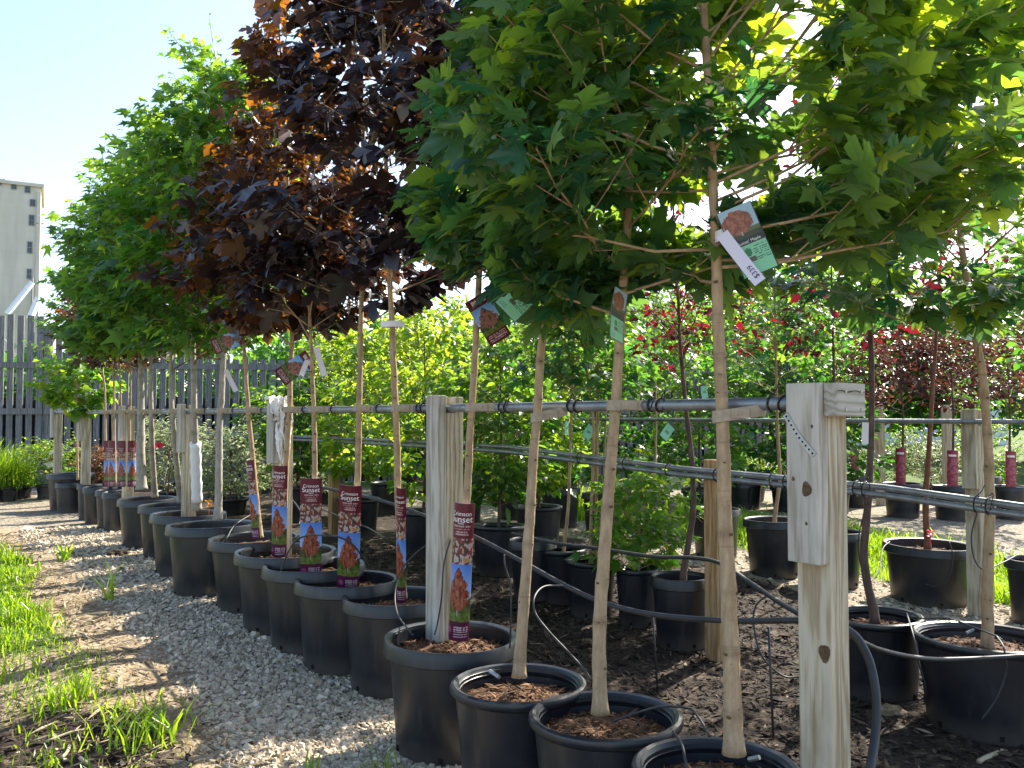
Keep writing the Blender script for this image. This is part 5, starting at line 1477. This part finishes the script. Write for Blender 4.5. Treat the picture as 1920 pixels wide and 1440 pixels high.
grow_tree('young_maple_tree', 'slender young tree with tan stem in the pot left of the end post', 'tree', 'trees of the third row', straight(x, y, z, [(1462, 900), (1458, 800), (1455, 700), (1452, 560), (1450, 420)]), 0.017, 0.004, 1.45, 2.9, 0.55, M['emerald'], MAPLE_S, 'emerald', 0.075, 702, 'bark', nb=22, per=4, twigs=(3, 5), el=(25, 65))
x, y, z = P3['c']
grow_tree('red_crabapple_tree', 'dark red tree mostly beyond the right edge', 'tree', 'trees of the third row', straight(x, y, z, [(1945, 900), (1945, 700), (1945, 400)]), 0.02, 0.006, 1.6, 3.0, 0.5, M['shrub'], OVAL, 'shrub', 0.06, 703, 'bark_dark', nb=18, per=4, twigs=(3, 4), el=(25, 65))
more3 = [(1340, 'red', 'red leaved young tree behind the brown post', 2.95, .42), (1225, 'emerald', 'green young tree behind the low lobed shrub', 2.9, .6), (1130, 'emerald', 'green young tree behind the second near trunk', 2.8, .6), (1050, 'lime', 'lime young tree far behind the third near trunk', 2.5, .5), (965, 'emerald', 'green young tree far behind the fourth trunk', 2.6, .55), (1560, 'red', 'crimson leaved young tree hidden behind the end post', 3.1, .42)]
for k, (px_, mt, lab, zt, R3) in enumerate(more3):
    s_ = s_at_px(px_, Q3); b = rowpt(s_, Q3); zb = gzf(b.x, b.y)
    make_pot('black pot of the ' + lab.replace('young tree', 'tree'), 'pots of the third row', (b.x, b.y), .22, .42, 'A', 310 + k)
    grow_tree('young_tree', lab, 'tree', 'trees of the third row', [Vector((b.x, b.y, zb + .36)), Vector((b.x + .03, b.y, 1.3)), Vector((b.x, b.y, zt))], .015, .004, 1.35 if mt != 'red' else 1.75, zt, R3, M[mt], OVAL if mt != 'emerald' else MAPLE_S, mt, .065, 710 + k, 'bark_dark' if mt == 'red' else 'bark', nb=22 if mt != 'red' else 13, per=4, twigs=(3, 5), el=(22, 64))
fill = [(905, 5.6, 'shrub', .62, 2.0), (985, 5.3, 'shrub', .6, 1.9), (1065, 6.4, 'shrub', .7, 2.2), (1150, 5.6, 'emerald', .6, 2.7), (1230, 6.6, 'shrub', .7, 2.9), (1310, 6.0, 'lime', .6, 2.6), (1385, 7.2, 'shrub', .75, 3.1), (1475, 7.4, 'emerald', .7, 3.0), (1560, 7.9, 'shrub', .7, 3.0), (830, 5.2, 'emerald', .6, 2.1), (760, 5.0, 'shrub', .6, 2.0)]
fside = ['behind the fourth trunk', 'between the fourth and third trunks', 'between the third and second trunks', 'behind the second near trunk', 'right of the second near trunk', 'left of the near trunk', 'right of the near trunk', 'left of the end post', 'behind the end post', 'right of the second plank post', 'behind the fifth trunk']
for k, (px_, qb, mt, R2, zt) in enumerate(fill):
    s_ = s_at_px(px_, qb); b = rowpt(s_, qb); zb = gzf(b.x, b.y)
    make_pot('black pot of the far bush ' + fside[k], 'pots of the far bushes', (b.x, b.y), .22, .34, 'A', 350 + k)
    grow_tree('far_bush', 'dense far bush low in the background ' + fside[k], 'shrub', 'dense far bushes', [Vector((b.x, b.y, zb + .28)), Vector((b.x, b.y, 1.0)), Vector((b.x + .03, b.y, zt))], .015, .004, zb + .35, zt, R2, M[mt], OVAL, mt, .105, 760 + k, 'bark_dark', nb=34, per=4, twigs=(4, 5), el=(10, 60), prof='round', tint_mu=.32)
# small mint tags among the young trees, tapes
for k, (px_, py_, Yk, roll, lab) in enumerate(((1105, 808, 5.9, 35, 'small mint tag hanging on the pair of young stems'), (1252, 808, 5.2, 40, 'small mint tag by the netted dark trunk'), (1320, 733, 6.5, -10, 'pale mint tag left of the brown post'), (1812, 612, 3.6, 5, 'thin mint tag beside the right edge trunk'), (1062, 800, 6.0, 5, 'narrow mint tag on the left young stem'))):
    card_tag('hanging_tag', lab, at(px_, py_, Yk), .065, .115, R_(roll), R_(25 + 10 * k), plain_mint, group='small mint tags')
card_tag('price_tape', 'white price tape hanging from the dark trunk right of the end post', at(1622, 812, 4.0), .030, .10, R_(2), R_(10), plain_white, group='white price tapes', cat='price tag')

# ------------------------------------------------------------------ fourth row and far right
far = [(1692, 905, 70, 'bronze'), (1786, 910, 72, 'bronze'), (1892, 910, 66, 'bronze'), (1600, 893, 62, 'bronze'), (1395, 893, 70, 'emerald'), (1480, 896, 66, 'emerald'), (1845, 893, 60, 'emerald')]
fl = ['first pot of the far right row from the end post', 'second pot of the far right row from the end post', 'far right row pot at the picture edge', 'far pot just behind the near end post', 'far pot left of the end post beside lattice', 'far pot touching the left side of the end post', 'far pot behind the right hand grey post']
for k, (px_, py_, w, mt) in enumerate(far):
    x, y, z = potted('black ' + fl[k], px_, py_, w, .42, 'A', 'pots of the far right row', 330 + k)
    zt = 2.75 if mt == 'emerald' else 2.35
    grow_tree('young_tree', '%s young tree in the %s' % ('bronze' if mt == 'bronze' else 'green', fl[k].replace(' row pot', ' row')), 'tree', 'trees of the far right row', [Vector((x, y, z)), Vector((x + .03, y, 1.3)), Vector((x, y, zt))], .02, .005, 1.35, zt, .62, M[mt], OVAL, mt, .07, 730 + k, 'bark_dark', nb=26, per=4, twigs=(3, 5), el=(20, 62))
    if k < 4:
        p = Vector((x - .05, y - .1, z))
        sleeve('small crimson sleeve in the ' + fl[k], p, p + Vector((.01, 0, .50)), .13, .09, R_(-15 + 12 * k), group='crimson sleeves of the far right row', pink=True, letters=False)
r4 = rail('rail_pipe', 'far pipe rail behind the third row', None, [at(1340, 786, 12.3), at(2100, 790, 11.5)], .02)
for k, px_ in enumerate((1470, 1650, 1776)):
    b = at(px_, 850, 12.2); b.z = gzf(b.x, b.y)
    root = empty('rail_post', b, 'weathered far post, %s from the left on the far right rail' % ORD[k], 'post', 'posts of the far right rail')
    c = b.copy(); c.z = b.z + .72
    board('post_shaft', M['wood'], root, c, .09, .14, 1.44, (1, 0, 0), (0, 1, 0), ax_z)

# ------------------------------------------------------------------ lath fence across the back
FA, FB = Vector((-10.5, 13.6, 0)), Vector((6.2, 16.4, 0))
fd = (FB - FA); FL = fd.length; fd.normalize(); fn = Vector((-fd.y, fd.x, 0))
nsec = 6
slab = ['leftmost tall grey lath fence section, highest of all', 'grey lath fence section behind the small lollipop tree', 'grey lath fence section behind the pale trunks', 'grey lath fence section behind the bright shrubs', 'grey lath fence section behind the near green trunks', 'rightmost grey lath fence section with white gaps']
for k in range(nsec):
    a = FA.lerp(FB, k / nsec); e = FA.lerp(FB, (k + 1) / nsec); L = (e - a).length
    tall = 2.88 if k == 0 else (2.7 if k == 1 else 2.2)
    zb = 0.12
    root = empty('lath_fence', Vector((a.x, a.y, zb)), slab[k], 'fence', 'lath fence sections')
    me = None
    n = int(L / .142)
    for m_ in range(n):
        rr = random.Random(k * 100 + m_)
        c = a + fd * ((m_ + .5) * L / n); c.z = zb + tall / 2 + rr.uniform(-.015, .015)
        if me is None:
            bx = MB(); box(bx, (0, 0, 0), .098, .022, tall); me = bx.mesh('slat', M['fence'])
        o = bpy.data.objects.new('slat', me); COL.objects.link(o); o.parent = root
        o.matrix_local = Matrix.Translation(c - root.location) @ Matrix(((fd.x, fn.x, 0), (fd.y, fn.y, 0), (0, 0, 1))).to_4x4() @ Matrix.Rotation(rr.uniform(-.006, .006), 4, 'Y')
    for z_ in (.42, 1.30, 2.06, 2.9):
        if z_ > tall: continue
        bx = MB(); c = (a + e) / 2 - fn * .026; c.z = zb + z_; box(bx, c - root.location, L - .02, .03, .10, fd, fn, ax_z); bx.build('fence_rail', M['fence'], root)
    bx = MB(); c = a.copy() + fn * .06; c.z = zb + tall / 2; box(bx, c - root.location, .12, .10, tall + .04, fd, fn, ax_z); bx.build('fence_post', M['fence'], root)
    bx = MB(); c = (a + e) / 2 + fn * .10; c.z = zb + .80; box(bx, c - root.location, L - .02, .015, 1.45, fd, fn, ax_z); bx.build('dark_sheet', M['darksheet'], root)  # dark sheet filling the gaps behind the lower slats

# plants before the fence
def ground_shrub(name, label, px_, py_base, Yk, R2, h, mt, seed, size=.05, tmpl=OVAL, flowers=None, nfl=5, group='potted plants along the fence', per=5, nb=30):
    b = at(px_, py_base, Yk); zb = gzf(b.x, b.y)
    make_pot('low black pot under the ' + label, group + ', pots', (b.x, b.y), R2 * .5, .2, 'B', seed + 5, soil=.04)
    ax = [Vector((b.x, b.y, zb + .15)), Vector((b.x, b.y, zb + .15 + h * .5)), Vector((b.x + .02, b.y, zb + .15 + h))]
    root = grow_tree(name, label, 'shrub', group, ax, .01, .003, zb + .18, zb + .15 + h, R2, M[mt], tmpl, mt, size, seed, 'bark_dark', nb=nb, per=per, twigs=(3, 5), el=(15, 60), prof='round', top_shoot=.2)
    if flowers:
        rg = np.random.default_rng(seed)
        for q_ in range(nfl):
            mb = MB(); V, F, ve = HEART[0]
            for w_ in range(6):
                t = w_ * math.pi / 3; ct, st_ = math.cos(t), math.sin(t)
                W = V * .07; W = np.stack([W[:, 0] * ct - W[:, 1] * st_, W[:, 0] * st_ + W[:, 1] * ct, W[:, 2] * 1.0 + .2 * np.hypot(W[:, 0], W[:, 1])], -1)
                mb.add(W, F, None, tint=.5, vein=0)
            o = mb.build('flower', M[flowers], root)
            az_ = rg.uniform(3.4, 5.8)
            o.location = (R2 * .85 * math.cos(az_), R2 * .85 * math.sin(az_), h * rg.uniform(.45, 1.0)); o.rotation_euler = (rg.uniform(.5, 1.2), 0, rg.uniform(-.6, .6))
    return root
ground_shrub('flowering_shrub', 'round shrub with white flowers before the fence', 92, 915, 11.8, .34, .62, 'lime', 801, flowers='petal', nfl=6)
ground_shrub('rust_shrub', 'small rust coloured shrub before the fence', 182, 905, 12.3, .30, .50, 'rust', 802)
ground_shrub('variegated_shrub', 'pale variegated shrub behind the thick grey trunk', 316, 898, 11.0, .38, .85, 'sage', 803, flowers='petal_red', nfl=1, tmpl=NARROW, size=.09)
ground_shrub('variegated_shrub', 'pale variegated shrub right of the white wrapped trunk', 432, 905, 10.2, .42, .80, 'sage', 804, tmpl=NARROW, size=.09)
ground_shrub('low_shrub', 'low light green shrub behind the draped post', 560, 905, 10.0, .40, .45, 'sage', 805)
ground_shrub('low_shrub', 'low lime shrub seen left of the near end post', 1410, 850, 12.5, .40, .50, 'lime', 806)
ground_shrub('low_shrub', 'bushy green shrub behind the third row at right', 1655, 850, 13.5, .5, .75, 'shrub', 807)
ground_shrub('low_shrub', 'bushy green shrub behind the grey right post', 1745, 850, 13.5, .5, .7, 'sage', 808)
ground_shrub('low_shrub', 'tall lime shrub at the right behind the grey post', 1850, 850, 14.0, .55, 1.0, 'lime', 809)
# ornamental grasses at the far left
def tuft(name, label, c, n, h, spread, seed, mat='grass', wid=.004, cat='plant', group=None, lean=(.15, .9)):
    rg = np.random.default_rng(seed)
    mb = MB(); P = np.stack([rg.normal(0, spread, n), rg.normal(0, spread, n), np.zeros(n)], -1)
    blades(mb, P, h * rg.uniform(.5, 1.1, n), np.full(n, wid), rg.uniform(*lean, n), rg, np.clip(rg.normal(.55, .22, n), 0, 1))
    o = mb.build(name, M[mat]); o.location = c
    return tagp(o, label, cat, group)
for k, (px_, Yk, h) in enumerate(((12, 11.6, .6), (-30, 11.3, .75), (38, 11.9, .45))):
    b = at(px_, 915, Yk); b.z = gzf(b.x, b.y)
    make_pot('low black pot of the %s' % ('left edge grass', 'cut off grass', 'short fine grass')[k], 'potted plants along the fence, pots', (b.x, b.y), .16, .2, 'B', 840 + k, soil=.03)
    tuft('ornamental_grass', ('tall feathery ornamental grass at the left edge', 'ornamental grass cut off by the left edge', 'short fine ornamental grass beside the white flowered shrub')[k], b + Vector((0, 0, .16)), 420, h, .07, 850 + k)

# weeds in the gravel and dirt
def weed(label, px_, py_, n, h, spread, seed, wid=.006, lean=(.2, 1.0)):
    b = on_ground(px_, py_)
    b.z -= .004
    return tuft('weed', label, b, n, h, spread, seed, wid=wid, group='weeds in the gravel', lean=lean)
weed('tall bladed weed in the gravel beside the tenth pot', 205, 1125, 7, .30, .02, 861, .007)
weed('short leafy weed at the grass edge under the far pots', 122, 1052, 16, .16, .03, 862, .010, (.4, 1))
weed('broad clump of grassy weed in the dirt painted dark for shade', 265, 1375, 110, .15, .10, 863, .0045, (.5, 1.1))
weed('upright grass stalks beside the dirt painted dark for shade', 285, 1405, 6, .16, .02, 864, .004, (.1, .4))
weed('grass stalks at the base of the fourth pot', 800, 1412, 7, .15, .03, 865, .004, (.1, .5))
weed('second tuft of grass stalks right at the base of the fourth pot', 838, 1420, 6, .15, .025, 866, .004, (.1, .5))
weed('grass blades at the bottom picture edge in the gravel', 700, 1452, 16, .12, .06, 867, .004, (.2, .8))
weed('grass tuft at the bottom edge left of the third pot', 590, 1450, 8, .11, .03, 868, .005, (.2, .7))
weed('loose leafy weeds on the dirt at the left edge', 120, 1320, 120, .13, .07, 869, .004, (.3, 1))
weed('small weed growing in the rim of the tenth pot side', 352, 985, 8, .10, .03, 870, .004, (.1, .5))
# a clod and sticks
def clod(label, px_, py_, r_, mat, seed):
    rg = np.random.default_rng(seed); b = on_ground(px_, py_)
    bm = bmesh.new(); bmesh.ops.create_icosphere(bm, subdivisions=3, radius=1)
    for v in bm.verts:
        d = v.co.normalized(); k = 1 + .18 * math.sin(d.x * 7 + seed) * math.cos(d.y * 6) + rg.normal(0, .05)
        v.co = Vector((d.x * r_ * 1.3 * k, d.y * r_ * k, max(-.3, d.z) * r_ * .6 * k))
    me = bpy.data.meshes.new('clod'); bm.to_mesh(me); bm.free(); me.materials.append(mat)
    a = me.attributes.new('tint', 'FLOAT', 'POINT'); a.data.foreach_set('value', rg.uniform(.1, .8, len(me.vertices)).astype(np.float32))
    o = link('soil_clod', me); o.location = b
    return tagp(o, label, 'clod', 'clods')
clod('dark clod of soil on the gravel left of the tenth pot', 222, 1040, .07, M['mulch'], 3)
clod('tan clod under the dark pot at the right', 1670, 1335, .05, M['straw'], 5)
def stick(label, pts, r_, mat='straw'):
    P = [Vector(tuple(p)) for p in pts]; mb = MB(); tube(mb, [p - P[0] for p in smooth_path(P, 4)], r_, 6, tint=.9)
    o = mb.build('stick', M[mat], None, True); o.location = P[0]; return tagp(o, label, 'stick', 'sticks on the ground')
def gp(a, b): 
    p = on_ground(a, b); p.z += .008; return p
stick('pale bare stick on the mulch at the lower right', [gp(1835, 1432), gp(1850, 1424), gp(1880, 1412)], .010)
stick('grey stick lying in the dirt painted dark for shade', [gp(85, 1395), gp(130, 1378), gp(160, 1372)], .006)
stick('curved bleached root scrap in the dirt painted dark for shade', [gp(115, 1425), gp(125, 1415), gp(130, 1402)], .007)
stick('short bleached stick in the gravel edge', [gp(150, 1425), gp(158, 1432), gp(165, 1436)], .008)
# red and yellow blooms in pot rims
for lab, px_, py_, Yk, mt in (('small orange yellow flower in the tenth pot', 392, 952, 6.1, 'petal_yellow'), ('tuft of red leaves at the foot of the red barked trunk', 1745, 1008, 6.1, 'petal_red')):
    b = at(px_, py_, Yk); mb = MB(); rg = np.random.default_rng(5)
    for w_ in range(9):
        V, F, ve = OVAL[w_ % 4]; t = w_ * 2.4; ct, st_ = math.cos(t), math.sin(t); W = V * .035
        W = np.stack([W[:, 0] * ct - W[:, 1] * st_, W[:, 0] * st_ + W[:, 1] * ct, W[:, 1] * .9 * rg.uniform(0, 1) + W[:, 2] + rg.uniform(0, .04)], -1); mb.add(W, F, None, tint=.5, vein=0)
    tube(mb, [(0, 0, -.06), (0, 0, .02)], .002, 4, tint=.2)
    o = mb.build('flower', M[mt]); o.location = b; tagp(o, lab, 'flower')

# ------------------------------------------------------------------ grain elevator tower
TY = 130.0
tr = at(77, 352, TY); tl_dir = Vector((-0.87, -0.47, 0)).normalized(); tn = Vector((tl_dir.y, -tl_dir.x, 0))
tn = Vector((0.47, -0.87, 0)).normalized()
TH_ = tr.z
root = empty('grain_elevator', Vector((tr.x, tr.y, 0)), 'tall pale concrete grain elevator at the far left', 'building')
def tw(x_, z_, out=0.0): return Vector((0, 0, z_)) + tl_dir * x_ - tn * (-out)
mb = MB(); W_ = 22.0; D_ = 14.0
box(mb, tl_dir * (W_ / 2) - tn * (D_ / 2) + Vector((0, 0, TH_ / 2)), W_, D_, TH_, tl_dir, tn, ax_z); mb.build('wall', M['concrete'], root)
mb = MB(); box(mb, tl_dir * (W_ / 2) - tn * (D_ / 2) + Vector((0, 0, TH_ + .25)), W_ + .8, D_ + .8, .5, tl_dir, tn, ax_z); mb.build('roof_slab', M['concrete'], root)
mb = MB(); box(mb, tl_dir * .25 + tn * .12 + Vector((0, 0, TH_ / 2 - .3)), .5, .24, TH_ - .8, tl_dir, tn, ax_z); mb.build('pilaster', M['concrete'], root)
def wz(py_): return at(40, py_, TY).z
for (px_, py0_, py1_, wpx) in ((15, 345, 355, 8), (37, 350, 360, 8), (57, 353, 364, 8), (6, 366, 378, 8), (65, 376, 388, 8), (5, 396, 416, 8), (64, 405, 424, 8), (4, 448, 470, 9), (62, 455, 476, 7), (3, 500, 520, 8), (62, 506, 524, 7)):
    x_ = (77 - px_) / FPX * TY / (.87 + .55 * .47) * 1.25; w_ = wpx / FPX * TY; z0_, z1_ = wz(py1_), wz(py0_)
    c = tl_dir * x_ + Vector((0, 0, (z0_ + z1_) / 2))
    mb = MB(); box(mb, c + tn * .03, w_ + .16, .14, z1_ - z0_ + .16, tl_dir, tn, ax_z); win = mb.build('window', M['frame'], root)
    mb = MB()
    for a_ in (-.25, .25):
        for b_ in (-.25, .25):
            box(mb, c + tl_dir * (a_ * w_) + Vector((0, 0, b_ * (z1_ - z0_))) + tn * .11, w_ * .44, .03, (z1_ - z0_) * .45, tl_dir, tn, ax_z)
    mb.build('pane', M['glass'], win)
# loading chute and roof pipes
mb = MB(); a = at(60, 530, TY - 3) - root.location; e = at(12, 590, TY - 6) - root.location
tube(mb, [a, e], .45, 8); tube(mb, [at(72, 560, TY - 3) - root.location, at(55, 600, TY - 5) - root.location], .5, 8)
mb.build('loading_chute', M['siding'], root)
mb = MB(); tube(mb, [tl_dir * 5 + Vector((0, 0, TH_ + .5)) - tn * 3, tl_dir * 5 + Vector((0, 0, TH_ + 1.4)) - tn * 3], .3, 8); tube(mb, [tl_dir * 3 + Vector((0, 0, TH_ + .5)) - tn * 3, tl_dir * 3 + Vector((0, 0, TH_ + 1.2)) - tn * 3], .3, 8); mb.build('roof_vent', M['frame'], root)
mb = MB(); tube(mb, [tl_dir * .9 + Vector((0, 0, 0)) + tn * .5, tl_dir * .9 + Vector((0, 0, TH_ - 14)) + tn * .5], .16, 6); mb.build('downpipe', M['frame'], root)

# ------------------------------------------------------------------ far background: shed, trees
sb = at(1700, 800, 38); sb.z = 0
root = empty('white_shed', sb, 'low white building glimpsed between trees behind the right rows', 'building')
mb = MB(); box(mb, (0, 2.5, 1.35), 9, 5, 2.7); mb.build('wall', M['siding'], root)
mb = MB(); mb.add([(-4.8, -.4, 2.65), (4.8, -.4, 2.65), (4.8, 5.4, 2.65), (-4.8, 5.4, 2.65), (-4.8, 2.5, 3.9), (4.8, 2.5, 3.9)], [(0, 4, 3), (1, 2, 5)], [(0, 1, 5, 4), (2, 3, 4, 5), (0, 3, 2, 1)]); mb.build('roof', M['roof'], root)
for k in range(4):
    mb = MB(); box(mb, (-3.2 + k * 2.1, -.03, 1.5), .95, .1, 1.05); w = mb.build('window', M['frame'], root)
    mb = MB(); box(mb, (-3.2 + k * 2.1, -.09, 1.5), .8, .03, .9); mb.build('pane', M['glass'], w)

def far_tree(label, px_, Yk, R2, zt, mt, seed, z0_=1.2, n=2800, size=.26):
    rg = np.random.default_rng(seed)
    b = at(px_, 800, Yk); b.z = -0.05
    root = empty('background_tree', b, label, 'tree', 'trees beyond the nursery')
    mb = MB(); tube(mb, [(0, 0, 0), (.1, 0, zt * .4), (0, .1, zt * .85)], [.16, .11, .03], 8)
    for q_ in range(6):
        a_ = q_ * 1.1; tube(mb, [(0, 0, zt * (.3 + .06 * q_)), (R2 * .5 * math.cos(a_), R2 * .5 * math.sin(a_), zt * (.45 + .07 * q_))], [.05, .015], 6)
    mb.build('trunk', M['bark_dark'], root, True)
    K = 46
    cc = rg.normal(0, 1, (K, 3)); cc /= np.linalg.norm(cc, axis=1, keepdims=True); cc *= rg.uniform(.45, 1.0, (K, 1)) ** .5
    cc = cc * np.array([R2, R2, (zt - z0_) / 2]) * .85 + np.array([0, 0, (zt + z0_) / 2])
    idx = rg.integers(0, K, n)
    pos = cc[idx] + rg.normal(0, .20 * R2, (n, 3)) * np.array([1, 1, .8])
    tip = rg.normal(0, 1, (n, 3)); tip[:, 2] -= .4
    fr = leaf_frames(tip, np.array([0, 0, 1.0]), rg, .6)
    mb = MB(); leaf_cloud(mb, OVAL, pos, fr, size * np.exp(rg.normal(0, .25, n)), np.clip(rg.normal(.45, .2, n), 0, 1), rg.integers(0, 4, n))
    o = mb.build('crown', M[mt], root); o['kind'] = 'stuff'
bgt = [(1160, 21, 2.0, 4.4, 'emerald', 'green tree beyond the fence behind the second near trunk'), (1290, 24, 2.4, 4.9, 'shrub', 'green tree beyond the fence behind the near trunk'), (1420, 20, 1.9, 5.0, 'emerald', 'leafy tree filling the gap left of the end post'),
       (1560, 27, 2.8, 6.4, 'shrub', 'broad tree behind the end post'), (1690, 30, 2.6, 6.6, 'emerald', 'tree behind the white building'), (1810, 26, 2.6, 6.2, 'shrub', 'tree right of the white building'), (1930, 24, 2.6, 6.2, 'emerald', 'tree at the right edge far behind'),
       (1040, 23, 2.0, 4.2, 'lime', 'lime tree beyond the fence behind the third trunk'), (900, 25, 2.4, 4.3, 'emerald', 'green tree beyond the fence behind the fourth trunk'), (760, 26, 2.4, 4.2, 'shrub', 'green tree beyond the fence behind the fifth trunk'), (600, 27, 2.6, 4.2, 'emerald', 'green tree beyond the fence behind the seventh trunk'),
       (420, 30, 3.0, 4.0, 'shrub', 'green tree beyond the fence behind the tenth trunk'), (2080, 18, 2.2, 5.0, 'shrub', 'tree beyond the right edge')]
for k, (px_, Yk, R2, zt, mt, lab) in enumerate(bgt):
    far_tree(lab, px_, Yk, R2, zt, mt, 900 + k, z0_=.7)
# distant belt of woodland that reads as one mass
rg = np.random.default_rng(990); n = 11000
ang = rg.uniform(R_(-45), R_(62), n); dist = rg.uniform(90, 125, n)
hh = 5.5 + 2.5 * np.sin(ang * 23) + 1.5 * np.sin(ang * 57 + 1)
pos = np.stack([np.sin(ang) * dist, np.cos(ang) * dist, rg.uniform(0, 1, n) ** .8 * hh], -1)
fr = leaf_frames(rg.normal(0, 1, (n, 3)), np.array([0, 0, 1.0]), rg, .8)
mb = MB(); leaf_cloud(mb, OVAL, pos, fr, rg.uniform(1.3, 2.5, n), rg.uniform(0, .7, n), rg.integers(0, 4, n))
tagp(mb.build('distant_woodland', M['shrub']), 'distant belt of green woodland on the horizon', 'woodland', kind='stuff')
